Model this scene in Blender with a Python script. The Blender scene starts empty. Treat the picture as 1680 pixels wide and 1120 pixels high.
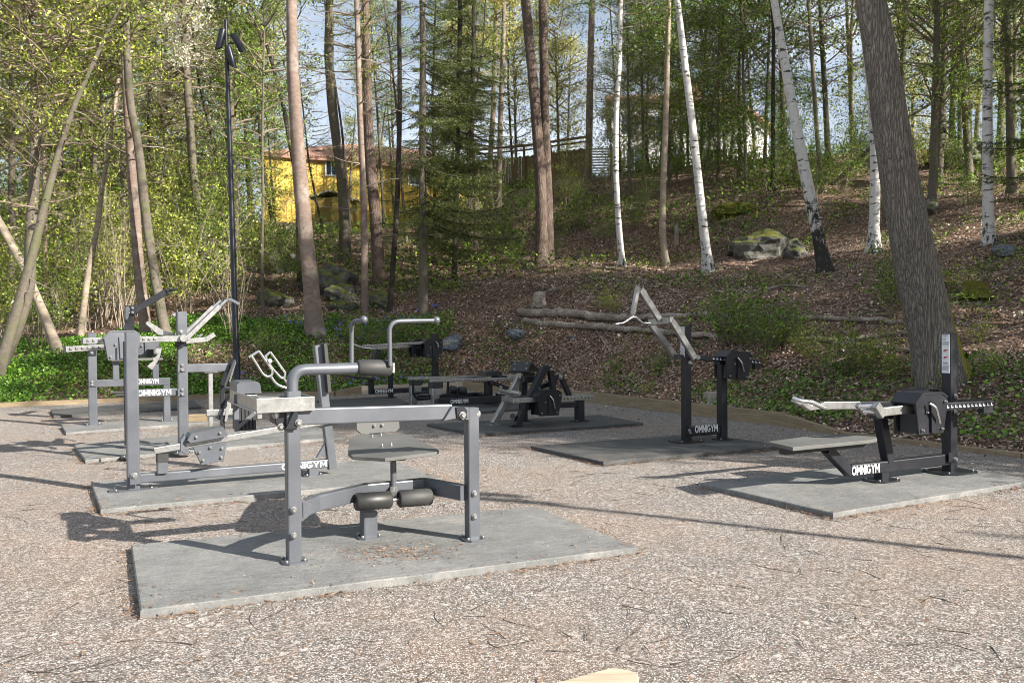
import bpy, math, random
import numpy as np
from mathutils import Vector, Matrix
R = math.radians
scene = bpy.context.scene
C = scene.collection
# ------------------------------------------------------------------ camera
IMW, IMH, F = 1680.0, 1120.0, 1420.0
CAM_H, PITCH, ROLL = 1.45, -0.0155, -0.008
cam_d = bpy.data.cameras.new("camera"); cam = bpy.data.objects.new("camera", cam_d); C.objects.link(cam)
cam_d.sensor_width = 36.0; cam_d.lens = 36.0 * F / IMW; cam_d.clip_end = 2000.0; cam_d.clip_start = 0.05
CM = Matrix.Translation((0, 0, CAM_H)) @ Matrix.Rotation(R(90) + PITCH, 4, 'X') @ Matrix.Rotation(ROLL, 4, 'Z')
cam.matrix_world = CM
scene.camera = cam
# ------------------------------------------------------------------ sky, sun, exposure
SUN_EL = R(29.0); SX, SY = 0.86, -0.51
SUN_AZ = math.atan2(SX, SY)                      # clockwise from +Y
w = bpy.data.worlds.new("World"); scene.world = w; w.use_nodes = True
nt = w.node_tree; nt.nodes.clear()
out = nt.nodes.new('ShaderNodeOutputWorld'); bg = nt.nodes.new('ShaderNodeBackground')
sky = nt.nodes.new('ShaderNodeTexSky'); sky.sky_type = 'NISHITA'; sky.sun_disc = False
sky.sun_elevation = SUN_EL; sky.sun_rotation = SUN_AZ; sky.air_density = 1.0; sky.dust_density = 1.0; sky.ozone_density = 1.0
tc = nt.nodes.new('ShaderNodeTexCoord'); mp = nt.nodes.new('ShaderNodeMapping'); mp.inputs['Scale'].default_value = (1, 1, 3.0)
nz = nt.nodes.new('ShaderNodeTexNoise'); nz.inputs['Scale'].default_value = 2.6; nz.inputs['Detail'].default_value = 7
cr = nt.nodes.new('ShaderNodeValToRGB'); cr.color_ramp.elements[0].color = (.27, .27, .27, 1); cr.color_ramp.elements[0].position = .42; cr.color_ramp.elements[1].position = .72
mx = nt.nodes.new('ShaderNodeMixRGB'); mx.inputs[2].default_value = (9.0, 9.9, 11.2, 1)
L = nt.links.new
L(tc.outputs['Generated'], mp.inputs[0]); L(mp.outputs[0], nz.inputs['Vector']); L(nz.outputs['Fac'], cr.inputs[0])
L(cr.outputs[0], mx.inputs[0]); L(sky.outputs[0], mx.inputs[1]); L(mx.outputs[0], bg.inputs[0]); L(bg.outputs[0], out.inputs[0])
bg.inputs[1].default_value = 0.05
sun_d = bpy.data.lights.new("sun", 'SUN'); sun_d.energy = 5.0; sun_d.angle = R(0.5); sun_d.color = (1.0, 0.94, 0.85)
sun = bpy.data.objects.new("sun", sun_d); C.objects.link(sun)
sd = Vector((SX * math.cos(SUN_EL) / math.hypot(SX, SY), SY * math.cos(SUN_EL) / math.hypot(SX, SY), math.sin(SUN_EL)))
sun.rotation_euler = sd.to_track_quat('Z', 'Y').to_euler(); sun.location = (20, -12, 20)
vs = scene.view_settings; vs.view_transform = 'Standard'; vs.look = 'None'; vs.gamma = 1; vs.use_curve_mapping = False
vs.exposure = 1.3
scene.cycles.max_bounces = 6; scene.cycles.transparent_max_bounces = 6
scene.cycles.use_denoising = True; scene.cycles.pixel_filter_type = 'BLACKMAN_HARRIS'; scene.cycles.filter_width = 1.0
# ------------------------------------------------------------------ pixel -> world
CO = Vector((0, 0, CAM_H)); CR = CM.to_3x3()
def ray(px, py): return (CR @ Vector(((px - IMW / 2) / F, -(py - IMH / 2) / F, -1.0))).normalized()
def on_z(px, py, z=0.0):
    d = ray(px, py); return CO + d * ((z - CAM_H) / d.z)
def at_depth(px, py, Y):
    d = ray(px, py); return CO + d * (Y / d.y)
# ------------------------------------------------------------------ materials
class NT:
    def __init__(s, name):
        s.m = bpy.data.materials.new(name); s.m.use_nodes = True; s.t = s.m.node_tree; s.t.nodes.clear()
        s.out = s.n('OutputMaterial'); s.b = s.n('BsdfPrincipled'); s.l(s.b.outputs[0], s.out.inputs[0])
    def n(s, k, **kw):
        o = s.t.nodes.new('ShaderNode' + k)
        for a, v in kw.items(): setattr(o, a, v)
        return o
    def l(s, a, b): s.t.links.new(a, b)
    def set(s, **kw):
        for k, v in kw.items(): s.b.inputs[k.replace('_', ' ')].default_value = v
        return s
    def coord(s, scale=(1, 1, 1), kind='Object'):
        t = s.n('TexCoord'); m = s.n('Mapping'); m.inputs['Scale'].default_value = scale
        s.l(t.outputs[kind], m.inputs[0]); return m.outputs[0]
    def noise(s, vec, scale, detail=5, rough=.6):
        n = s.n('TexNoise'); n.inputs['Scale'].default_value = scale; n.inputs['Detail'].default_value = detail
        n.inputs['Roughness'].default_value = rough; s.l(vec, n.inputs['Vector']); return n.outputs['Fac']
    def vor(s, vec, scale, feat='F1', outn='Distance'):
        n = s.n('TexVoronoi'); n.feature = feat; n.inputs['Scale'].default_value = scale; s.l(vec, n.inputs['Vector']); return n.outputs[outn]
    def ramp(s, fac, stops):
        r = s.n('ValToRGB'); e = r.color_ramp.elements
        while len(e) < len(stops): e.new(.5)
        for i, (p, c) in enumerate(stops):
            e[i].position = p; e[i].color = tuple(c) + (1,) if len(c) == 3 else c
        s.l(fac, r.inputs[0]); return r.outputs[0]
    def mix(s, fac, a, b, mode='MIX'):
        m = s.n('MixRGB'); m.blend_type = mode
        for i, v in ((0, fac), (1, a), (2, b)):
            if isinstance(v, (int, float)): m.inputs[i].default_value = v
            elif isinstance(v, tuple): m.inputs[i].default_value = v + (1,)
            else: s.l(v, m.inputs[i])
        return m.outputs[0]
    def bump(s, h, strength=.3, dist=.01):
        b = s.n('Bump'); b.inputs['Strength'].default_value = strength; b.inputs['Distance'].default_value = dist
        s.l(h, b.inputs['Height']); s.l(b.outputs[0], s.b.inputs['Normal']); return b
    def col(s, c): s.l(c, s.b.inputs['Base Color']); return s
def warped(t, scale, amt, wscale=3.0):
    c = t.coord(scale); n = t.n('TexNoise'); n.inputs['Scale'].default_value = wscale; n.inputs['Detail'].default_value = 5; t.l(c, n.inputs['Vector'])
    s_ = t.n('VectorMath', operation='SUBTRACT'); t.l(n.outputs['Color'], s_.inputs[0]); s_.inputs[1].default_value = (.5, .5, .5)
    k = t.n('VectorMath', operation='SCALE'); t.l(s_.outputs[0], k.inputs[0]); k.inputs['Scale'].default_value = amt
    a = t.n('VectorMath', operation='ADD'); t.l(c, a.inputs[0]); t.l(k.outputs[0], a.inputs[1]); return a.outputs[0]
def g3(v): return (v, v, v)
MAT = {}
def paint(name, col, rough=.42, metal=.25, dust=.5):
    t = NT(name); c = t.coord(); n = t.noise(c, 2.2, 6); n2 = t.noise(c, 120, 2)
    dk = tuple(x * .8 for x in col); lt = tuple(min(1, x * 1.12 + .012 * dust) for x in col)
    t.col(t.mix(t.ramp(n2, [(.66, g3(0)), (.8, g3(1))]), t.ramp(n, [(.3, dk), (.7, lt)]), tuple(x * 1.6 + .03 for x in col)))
    t.set(Roughness=rough, Metallic=metal); t.bump(n2, .04, .002)
    r = t.ramp(n, [(.3, g3(rough * .85)), (.75, g3(min(1, rough * 1.35)))]); t.l(r, t.b.inputs['Roughness']); MAT[name] = t.m
paint('grey_paint', (.115, .123, .14), .36, .3)
paint('graphite_paint', (.019, .021, .027), .34, .3)
paint('black_plastic', (.016, .017, .02), .5, 0)
paint('black_rubber', (.022, .022, .021), .5, 0, 1.5)
paint('lamp_black', (.012, .014, .022), .3, .2)
paint('seat_board', (.105, .105, .10), .62, 0)
paint('white_paint', (.75, .75, .74), .5, 0, 0)
paint('sticker', (.72, .74, .76), .4, 0, 0)
paint('sticker_print', (.22, .23, .25), .4, 0, 0)
paint('sticker_red', (.45, .06, .05), .4, 0, 0)
t = NT('galvanised'); c = t.coord(); n = t.noise(c, 14, 6); v = t.vor(c, 45, 'F1', 'Color')
sep = t.n('SeparateColor'); t.l(v, sep.inputs[0])
t.col(t.mix(.35, t.ramp(n, [(.3, (.24, .245, .24)), (.7, (.47, .465, .45))]), t.ramp(sep.outputs[0], [(0, g3(.26)), (1, g3(.5))])))
t.set(Metallic=.75, Roughness=.36); t.bump(n, .08, .003); MAT['galvanised'] = t.m
t = NT('chrome'); c = t.coord(); n = t.noise(c, 30, 3); t.col(t.ramp(n, [(.3, g3(.6)), (.7, g3(.75))])); t.set(Metallic=.95, Roughness=.2); MAT['chrome'] = t.m
# rubber paving mats
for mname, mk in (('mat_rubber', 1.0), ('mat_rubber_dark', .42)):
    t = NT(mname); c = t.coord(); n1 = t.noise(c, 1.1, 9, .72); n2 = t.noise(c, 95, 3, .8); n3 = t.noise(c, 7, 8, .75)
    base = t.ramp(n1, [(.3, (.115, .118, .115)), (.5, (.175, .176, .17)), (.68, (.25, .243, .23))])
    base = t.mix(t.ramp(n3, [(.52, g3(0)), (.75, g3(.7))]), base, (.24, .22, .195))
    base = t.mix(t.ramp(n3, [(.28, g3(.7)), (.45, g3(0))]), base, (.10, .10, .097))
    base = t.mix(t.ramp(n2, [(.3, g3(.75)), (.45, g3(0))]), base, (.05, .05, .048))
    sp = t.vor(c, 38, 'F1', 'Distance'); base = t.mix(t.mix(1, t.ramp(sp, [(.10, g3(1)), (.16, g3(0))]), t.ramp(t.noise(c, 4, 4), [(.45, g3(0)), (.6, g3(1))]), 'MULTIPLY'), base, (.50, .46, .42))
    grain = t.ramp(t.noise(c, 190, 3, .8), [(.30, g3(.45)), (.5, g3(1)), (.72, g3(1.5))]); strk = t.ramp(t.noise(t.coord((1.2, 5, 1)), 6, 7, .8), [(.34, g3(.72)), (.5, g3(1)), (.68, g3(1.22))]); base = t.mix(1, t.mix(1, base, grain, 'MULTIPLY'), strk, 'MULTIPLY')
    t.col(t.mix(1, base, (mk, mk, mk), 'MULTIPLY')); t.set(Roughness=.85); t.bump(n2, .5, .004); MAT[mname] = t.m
# gravel
t = NT('gravel'); c = t.coord()
vo = t.n('TexVoronoi'); vo.inputs['Scale'].default_value = 112; t.l(warped(t, (1, 1, 1), .02, 60), vo.inputs['Vector'])
sep = t.n('SeparateColor'); t.l(vo.outputs['Color'], sep.inputs[0])
stone = t.ramp(sep.outputs[0], [(0, (.02, .02, .019)), (.18, (.07, .064, .058)), (.30, (.36, .325, .295)), (.7, (.60, .55, .51)), (1, (.93, .89, .84))])
gap = t.ramp(vo.outputs['Distance'], [(.28, g3(0)), (.62, g3(1))])
colr = t.mix(gap, stone, (.10, .087, .075))
coarse = t.vor(warped(t, (1, 1, 1), .03, 30), 42, 'F1', 'Color'); sc2 = t.n('SeparateColor'); t.l(coarse, sc2.inputs[0]); colr = t.mix(t.ramp(sc2.outputs[1], [(.86, g3(0)), (.89, g3(.5))]), colr, t.ramp(sc2.outputs[0], [(0, (.05, .045, .04)), (.5, (.40, .36, .33)), (1, (.80, .77, .73))]))
big = t.noise(c, .45, 6, .65); mid = t.noise(c, 3.5, 6, .7)
colr = t.mix(t.ramp(big, [(.42, g3(0)), (.64, g3(.6))]), colr, t.mix(.5, colr, (.36, .235, .15)))
colr = t.mix(t.ramp(t.noise(t.coord((.5, 1.4, 1)), .8, 6, .7), [(.5, g3(0)), (.7, g3(.16))]), colr, (.13, .12, .11))
fl = t.noise(t.coord((1, 1, 1)), 55, 3)
flm = t.mix(1.0, t.ramp(fl, [(.60, g3(0)), (.64, g3(1))]), t.ramp(mid, [(.40, g3(.12)), (.62, g3(1))]), 'MULTIPLY')
colr = t.mix(flm, colr, (.30, .15, .075))
colr = t.mix(t.ramp(mid, [(.35, g3(.12)), (.6, g3(0))]), colr, (.10, .09, .085))
t.col(colr); t.set(Roughness=.95)
hb = t.mix(.5, t.ramp(vo.outputs['Distance'], [(0, g3(1)), (.7, g3(0))]), stone, 'MIX'); t.bump(hb, .75, .012); MAT['gravel'] = t.m
# forest soil: brown litter
t = NT('forest_soil'); c = t.coord(); v = t.vor(c, 26, 'F1', 'Color'); sep = t.n('SeparateColor'); t.l(v, sep.inputs[0])
cc = t.ramp(sep.outputs[0], [(0, (.025, .016, .011)), (.4, (.12, .066, .038)), (.8, (.27, .16, .10)), (1, (.52, .39, .30))])
cc = t.mix(t.ramp(t.noise(c, .5, 5), [(.45, g3(0)), (.7, g3(.55))]), cc, (.035, .026, .018))
cc = t.mix(t.ramp(t.noise(c, 1.1, 6), [(.58, g3(0)), (.68, g3(.6))]), cc, (.05, .085, .02))
t.col(cc); t.set(Roughness=1); t.bump(t.mix(.5, sep.outputs[0], t.noise(c, 8, 6)), 1, .06); MAT['forest_soil'] = t.m
def leafmat(name, c0, c1, trans=.35, rough=.5, bias=0):
    t = NT(name); g = t.n('NewGeometry')
    mid_ = tuple(a * .6 + b * .4 for a, b in zip(c0, c1)); stops = [(0, tuple(x * .45 for x in c0)), (.3, c0), (.62, mid_), (1, tuple(min(.95, x * 1.2) for x in c1))] if bias else [(0, c0), (1, c1)]
    colr = t.ramp(g.outputs['Random Per Island'], stops)
    t.col(colr); t.set(Roughness=rough)
    if trans:
        tr = t.n('BsdfTranslucent'); t.l(colr, tr.inputs[0]); mxs = t.n('MixShader'); mxs.inputs[0].default_value = trans
        t.l(t.b.outputs[0], mxs.inputs[1]); t.l(tr.outputs[0], mxs.inputs[2]); t.l(mxs.outputs[0], t.out.inputs[0])
    MAT[name] = t.m
leafmat('leaf_spring', (.15, .20, .02), (.52, .56, .10), .3, .4, 1)
leafmat('leaf_green', (.06, .12, .012), (.34, .50, .07), .42, .4, 1)
leafmat('leaf_yellow', (.38, .38, .06), (.70, .66, .20), .35, .4, 1)
leafmat('leaf_needle', (.03, .05, .014), (.17, .20, .04), .2)
leafmat('leaf_cover', (.06, .16, .015), (.24, .42, .05), .25, .4, 1)
leafmat('leaf_litter', (.10, .048, .027), (.80, .62, .49), 0, .5, 1)
leafmat('needle_litter', (.13, .07, .04), (.34, .215, .13), 0, .8)
leafmat('blossom', (.55, .52, .40), (.75, .72, .58), .3)
leafmat('blue_petal', (.12, .15, .55), (.2, .25, .7), .2)
def bark(name, c0, c1, c2=None, zs=.25, scale=14, bumps=.7, crack=.8):
    """plated bark: warped, stretched cells with dark fissures; crack=0 gives smooth bark with bands"""
    t = NT(name); c = warped(t, (1, 1, zs), .35); n = t.noise(t.coord((1, 1, max(zs, .5))), scale * .7, 8, .75); n0 = t.noise(t.coord(), 1.1, 5)
    v = t.vor(c, scale, 'DISTANCE_TO_EDGE'); f = t.noise(c, scale * 1.3, 8, .8)
    base = t.ramp(n, [(.25, tuple(x * .45 for x in c1)), (.5, tuple(x * .85 for x in c1)), (.75, tuple(min(1, x * 1.3) for x in c1))])
    base = t.mix(t.ramp(n0, [(.4, g3(0)), (.7, g3(.5))]), base, tuple(x * .6 for x in c1))
    cr_ = t.mix(1.0, t.ramp(v, [(0, g3(1)), (.12, g3(0))]), t.ramp(f, [(.35, g3(1)), (.6, g3(.25))]), 'MULTIPLY')
    sc_ = t.mix(crack, g3(0), cr_); cc = t.mix(sc_, base, c0)
    if c2: cc = t.mix(t.ramp(t.noise(t.coord(), 2.2, 6), [(.52, g3(0)), (.6, g3(.75))]), cc, c2)
    t.col(cc); t.set(Roughness=.95); t.bump(t.mix(.5, t.mix(crack, g3(.5), t.ramp(v, [(0, g3(0)), (.2, g3(1))])), n), bumps, .035); MAT[name] = t.m
bark('pine_bark', (.035, .025, .02), (.20, .145, .115), None, .22, 17, .9)
bark('pine_smooth', (.09, .06, .045), (.25, .185, .15), (.30, .255, .215), 2.2, 9, .4, .25)
bark('oak_bark', (.03, .026, .022), (.30, .265, .22), None, .13, 30, 1, 1)
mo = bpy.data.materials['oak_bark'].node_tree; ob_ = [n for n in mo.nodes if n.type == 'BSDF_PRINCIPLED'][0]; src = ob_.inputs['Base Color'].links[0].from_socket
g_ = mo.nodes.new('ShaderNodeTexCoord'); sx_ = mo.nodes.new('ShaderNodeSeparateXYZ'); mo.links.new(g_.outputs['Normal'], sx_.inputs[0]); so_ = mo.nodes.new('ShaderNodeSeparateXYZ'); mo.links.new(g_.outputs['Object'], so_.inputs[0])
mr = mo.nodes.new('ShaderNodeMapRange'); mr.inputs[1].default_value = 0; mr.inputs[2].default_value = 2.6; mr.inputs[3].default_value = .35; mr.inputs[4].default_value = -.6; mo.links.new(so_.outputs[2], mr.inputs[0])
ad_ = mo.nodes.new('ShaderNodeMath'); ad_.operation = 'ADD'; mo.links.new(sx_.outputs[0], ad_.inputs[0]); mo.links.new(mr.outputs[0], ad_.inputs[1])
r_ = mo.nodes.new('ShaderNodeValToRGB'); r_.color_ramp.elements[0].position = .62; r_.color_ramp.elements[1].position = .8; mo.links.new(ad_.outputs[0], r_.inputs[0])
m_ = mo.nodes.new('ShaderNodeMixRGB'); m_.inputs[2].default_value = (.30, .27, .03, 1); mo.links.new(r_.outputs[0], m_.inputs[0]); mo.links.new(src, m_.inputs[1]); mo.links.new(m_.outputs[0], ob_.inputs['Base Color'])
bark('grey_bark', (.06, .05, .04), (.17, .145, .112), (.12, .125, .06), 1.2, 12, .5, .3)
bark('pale_bark', (.16, .12, .09), (.38, .315, .24), None, 2.0, 8, .4, .3)
bark('dark_bark', (.018, .015, .012), (.06, .048, .038), None, .5, 14, .5, .5)
bark('twig_bark', (.06, .045, .035), (.26, .205, .15), None, .5, 10, .2, 0)
bark('dead_wood', (.06, .05, .04), (.38, .32, .26), None, .3, 10, .5, .2)
t = NT('log_wood'); c = t.coord((.5, 7, 7)); n = t.noise(c, 3.5, 9, .75); n2 = t.noise(t.coord((1, 1, 1)), 1.7, 4)
cc = t.ramp(n, [(.3, (.05, .038, .03)), (.44, (.26, .21, .165)), (.56, (.50, .43, .36)), (.75, (.72, .65, .57))]); cc = t.mix(t.ramp(n2, [(.45, g3(0)), (.6, g3(.55))]), cc, (.09, .065, .05))
t.col(cc); t.set(Roughness=.95); t.bump(n, 1, .03); MAT['log_wood'] = t.m
for bname, b0, b1 in (('birch_bark', .15, 1.2), ('birch_bark_cracked', .30, 2.8)):
    t = NT(bname); c = t.coord((1, 1, 4)); n = t.noise(c, 3.0, 6, .7); n2 = t.noise(t.coord((1.3, 1.3, .8)), 5.0, 6, .8)
    sepz = t.n('SeparateXYZ'); tcz = t.n('TexCoord'); t.l(tcz.outputs['Object'], sepz.inputs[0])
    low = t.n('MapRange'); low.inputs[1].default_value = 0; low.inputs[2].default_value = b1; low.inputs[3].default_value = b0; low.inputs[4].default_value = 0
    t.l(sepz.outputs[2], low.inputs[0])
    ad = t.n('Math', operation='ADD'); t.l(n2, ad.inputs[0]); t.l(low.outputs[0], ad.inputs[1])
    cc = t.mix(t.ramp(n, [(.57, g3(0)), (.60, g3(1))]), t.ramp(n2, [(.3, (.52, .50, .47)), (.7, (.74, .72, .68))]), (.07, .06, .05))
    cc = t.mix(t.ramp(ad.outputs[0], [(.62, g3(0)), (.68, g3(1))]), cc, (.03, .026, .022))
    t.col(cc); t.set(Roughness=.8); t.bump(n, .3, .01); MAT[bname] = t.m
t = NT('rock'); c = t.coord(); n = t.noise(c, 3, 8, .7); g = t.n('NewGeometry'); sz = t.n('SeparateXYZ'); t.l(g.outputs['Normal'], sz.inputs[0])
cc = t.ramp(n, [(.35, (.03, .03, .028)), (.55, (.12, .115, .10)), (.72, (.30, .29, .26))])
md = t.n('Math', operation='MULTIPLY'); t.l(sz.outputs[2], md.inputs[0]); t.l(t.noise(c, 1.8, 5), md.inputs[1])
cc = t.mix(t.ramp(md.outputs[0], [(.27, g3(0)), (.40, g3(1))]), cc, t.ramp(n, [(.3, (.04, .055, .01)), (.7, (.20, .20, .03))]))
t.col(cc); t.set(Roughness=.95); t.bump(n, .8, .06); MAT['rock'] = t.m
t = NT('bare_rock'); c = t.coord(); n = t.noise(c, 9, 8, .7); t.col(t.ramp(n, [(.3, (.06, .065, .075)), (.55, (.16, .17, .19)), (.75, (.38, .38, .38))])); t.set(Roughness=.9); t.bump(n, .8, .04); MAT['bare_rock'] = t.m
t = NT('moss'); c = t.coord(); n = t.noise(c, 20, 6); t.col(t.ramp(n, [(.3, (.05, .06, .01)), (.7, (.22, .21, .03))])); t.set(Roughness=1); t.bump(n, 1, .03); MAT['moss'] = t.m
def wood(name, c0, c1, sc=(1, 14, 14)):
    t = NT(name); c = t.coord(sc); n = t.noise(c, 2.2, 6, .65); kn = t.vor(t.coord((1, 3, 3)), 1.7)
    cc = t.ramp(n, [(.3, c0), (.7, c1)]); cc = t.mix(t.ramp(kn, [(.03, g3(.7)), (.07, g3(0))]), cc, tuple(x * .3 for x in c0))
    t.col(cc); t.set(Roughness=.8); t.bump(n, .3, .006); MAT[name] = t.m
wood('new_timber', (.36, .29, .20), (.55, .47, .36)); wood('old_timber', (.17, .12, .07), (.36, .28, .17)); wood('brown_timber', (.10, .065, .03), (.22, .15, .075), (9, 9, 1))
t = NT('shed_wall'); c = t.coord((6, 6, 1)); n = t.noise(c, 3, 4); t.col(t.ramp(n, [(.3, (.26, .18, .05)), (.7, (.38, .27, .08))])); t.set(Roughness=.8); MAT['shed_wall'] = t.m
t = NT('yellow_wall'); c = t.coord(); n = t.noise(c, 3, 4); t.col(t.ramp(n, [(.3, (.64, .43, .075)), (.7, (.76, .53, .11))])); t.set(Roughness=.75); MAT['yellow_wall'] = t.m
t = NT('white_wall'); c = t.coord(); n = t.noise(c, 3, 4); t.col(t.ramp(n, [(.3, g3(.70)), (.7, g3(.82))])); t.set(Roughness=.75); MAT['white_wall'] = t.m
t = NT('roof_tile'); c = t.coord(); n = t.noise(c, 5, 4); t.col(t.ramp(n, [(.3, (.26, .13, .095)), (.7, (.46, .28, .21))])); t.set(Roughness=.9); MAT['roof_tile'] = t.m
t = NT('grey_roof'); c = t.coord(); n = t.noise(c, 5, 4); t.col(t.ramp(n, [(.3, g3(.2)), (.7, g3(.36))])); t.set(Roughness=.9); MAT['grey_roof'] = t.m
t = NT('glass'); c = t.coord(); n = t.noise(c, 2, 2); t.col(t.ramp(n, [(.3, (.03, .05, .09)), (.7, (.06, .09, .14))])); t.set(Roughness=.08); MAT['glass'] = t.m
# ------------------------------------------------------------------ mesh builder
class MB:
    def __init__(s): s.v = []; s.f = []; s.sm = []; s.mi = []; s.cur = 0
    def add(s, vs_, fs, smooth=False):
        o = len(s.v); s.v += [tuple(p) for p in vs_]
        for f in fs: s.f.append(tuple(i + o for i in f)); s.sm.append(smooth); s.mi.append(s.cur)
    def sweep(s, rings, smooth=False, caps=True):
        n = len(rings[0]); vs_ = [p for r in rings for p in r]; fs = []
        for k in range(len(rings) - 1):
            for i in range(n):
                j = (i + 1) % n; fs.append((k * n + i, k * n + j, (k + 1) * n + j, (k + 1) * n + i))
        s.add(vs_, fs, smooth)
        if caps:
            s.add(rings[0], [tuple(range(n - 1, -1, -1))]); s.add(rings[-1], [tuple(range(n))])
    def beam(s, p0, p1, w_, h, side=None, r=None):
        p0, p1 = Vector(p0), Vector(p1); d = (p1 - p0).normalized()
        side = Vector(side) if side is not None else d.cross(Vector((0, 0, 1)))
        side = (side - d * side.dot(d)).normalized(); up = side.cross(d).normalized()
        r = min(w_, h) * .12 if r is None else r; pr = []
        for sx, sy, a0 in ((1, 1, 0), (-1, 1, 90), (-1, -1, 180), (1, -1, 270)):
            for a in (0, 45, 90):
                an = R(a0 + a); pr.append((sx * (w_ / 2 - r) + r * math.cos(an), sy * (h / 2 - r) + r * math.sin(an)))
        s.sweep([[p + side * a + up * b for a, b in pr] for p in (p0, p1)])
    def tube(s, pts, r, n=10, smooth=True, caps=True):
        pts = [Vector(p) for p in pts]; rs = r if isinstance(r, (list, tuple)) else [r] * len(pts); rings = []
        d0 = (pts[1] - pts[0]).normalized(); ref = Vector((0, 0, 1)) if abs(d0.z) < .9 else Vector((1, 0, 0)); x = d0.cross(ref).normalized()
        for i, p in enumerate(pts):
            d = (pts[min(i + 1, len(pts) - 1)] - pts[max(i - 1, 0)]).normalized()
            x = (x - d * x.dot(d)).normalized(); y = d.cross(x)
            rings.append([p + (x * math.cos(2 * math.pi * k / n) + y * math.sin(2 * math.pi * k / n)) * rs[i] for k in range(n)])
        s.sweep(rings, smooth, caps)
    def cyl(s, p0, p1, r, n=16, b=.12):
        p0, p1 = Vector(p0), Vector(p1); e = (p1 - p0).normalized() * r * b
        s.tube([p0, p0 + e, p1 - e, p1], [r * (1 - b), r, r, r * (1 - b)], n)
    def ball(s, c_, r, n=10):
        c_ = Vector(c_); m = n // 2 + 1
        s.sweep([[c_ + Vector((math.cos(2 * math.pi * k / n) * math.sin(a), math.sin(2 * math.pi * k / n) * math.sin(a), math.cos(a))) * r for k in range(n)] for a in [max(.02, math.pi * i / m) for i in range(m)] + [math.pi - .02]], True)
    def prism(s, poly, dvec, bev=0.0):
        dvec = Vector(dvec); p = [Vector(q) for q in poly]; n = len(p)
        if bev:
            c_ = sum(p, Vector()) / n; q = [a + (c_ - a).normalized() * bev for a in p]; e = dvec.normalized() * bev
            s.sweep([q, [a + e for a in p], [a + dvec - e for a in p], [a + dvec for a in q]])
        else: s.sweep([p, [a + dvec for a in p]])
    def box(s, lo, hi):
        (a, b, c_), (d, e, f) = lo, hi
        s.add([(a, b, c_), (d, b, c_), (d, e, c_), (a, e, c_), (a, b, f), (d, b, f), (d, e, f), (a, e, f)],
              [(0, 3, 2, 1), (4, 5, 6, 7), (0, 1, 5, 4), (1, 2, 6, 5), (2, 3, 7, 6), (3, 0, 4, 7)])
    def build(s, name, mats, parent=None, inv=None, norm=True):
        me = bpy.data.meshes.new(name); vv = s.v
        if inv is not None: vv = [tuple(inv @ Vector(p)) for p in vv]
        me.from_pydata(vv, [], s.f)
        if not isinstance(mats, (list, tuple)): mats = [mats]
        for m in mats: me.materials.append(MAT[m])
        me.polygons.foreach_set('use_smooth', s.sm)
        if len(mats) > 1: me.polygons.foreach_set('material_index', s.mi)
        if norm:
            import bmesh
            bm = bmesh.new(); bm.from_mesh(me); bmesh.ops.recalc_face_normals(bm, faces=bm.faces); bm.to_mesh(me); bm.free()
        o = bpy.data.objects.new(name, me); C.objects.link(o)
        if parent: o.parent = parent
        return o
def tag(o, label=None, cat=None, group=None, kind=None):
    for k, v in (('label', label), ('category', cat), ('group', group), ('kind', kind)):
        if v: o[k] = v
    return o
def empty(name, loc, label, cat, group=None, rz=0):
    e = bpy.data.objects.new(name, None); C.objects.link(e); e.empty_display_size = .2
    e.location = loc; e.rotation_euler = (0, 0, rz); return tag(e, label, cat, group)
def quads(name, P, A, B, mat, parent=None, leaf=True):
    """many small leaves: centre P, half axes A (length) and B (width)"""
    n = len(P)
    V = np.stack([P - A, P + B - A * .15, P + A, P - B - A * .15], 1).reshape(-1, 3) if leaf else np.stack([P - A - B, P + B - A, P + A + B, P - B + A], 1).reshape(-1, 3)
    me = bpy.data.meshes.new(name); me.vertices.add(4 * n); me.vertices.foreach_set('co', V.astype(np.float32).ravel())
    me.loops.add(4 * n); me.loops.foreach_set('vertex_index', np.arange(4 * n, dtype=np.int32))
    me.polygons.add(n); me.polygons.foreach_set('loop_start', np.arange(0, 4 * n, 4, dtype=np.int32))
    me.update(calc_edges=True); me.materials.append(MAT[mat])
    o = bpy.data.objects.new(name, me); C.objects.link(o)
    if parent: o.parent = parent
    return o
def axes(rs, n, size, var=.35, flat=0.0, aspect=.45):
    a = rs.normal(size=(n, 3)); a[:, 2] *= (1 - flat); a /= np.linalg.norm(a, axis=1)[:, None]
    b = rs.normal(size=(n, 3)); b[:, 2] *= (1 - flat); b -= a * (a * b).sum(1)[:, None]; b /= np.linalg.norm(b, axis=1)[:, None]
    s = (size * (1 + var * rs.normal(size=n)).clip(.4, 1.9))[:, None]
    return a * s * .5, b * s * .5 * aspect
# ------------------------------------------------------------------ terrain
BX = np.array([-40, -20, -9.9, -5.47, -3.9, -3.4, -1.15, .13, 1.1, 1.84, 2.92, 3.96, 4.35, 5.54, 9.5, 12.5])
BY = np.array([4, 11.5, 16.7, 18.96, 18.96, 19.4, 20.4, 18.9, 17.4, 16.3, 14.3, 12.5, 11.4, 9.36, 3.0, -8.0])
def border(x): return np.interp(x, BX, BY)
def bdist(x, y):
    x = np.asarray(x, float); y = np.asarray(y, float); d = np.full(x.shape, 1e9)
    for i in range(len(BX) - 1):
        ax, ay = BX[i], BY[i]; dx, dy = BX[i + 1] - ax, BY[i + 1] - ay
        tt = (((x - ax) * dx + (y - ay) * dy) / (dx * dx + dy * dy)).clip(0, 1)
        d = np.minimum(d, np.hypot(x - ax - tt * dx, y - ay - tt * dy))
    return np.where(y > border(x), d, -d)
ctrl = []
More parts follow.
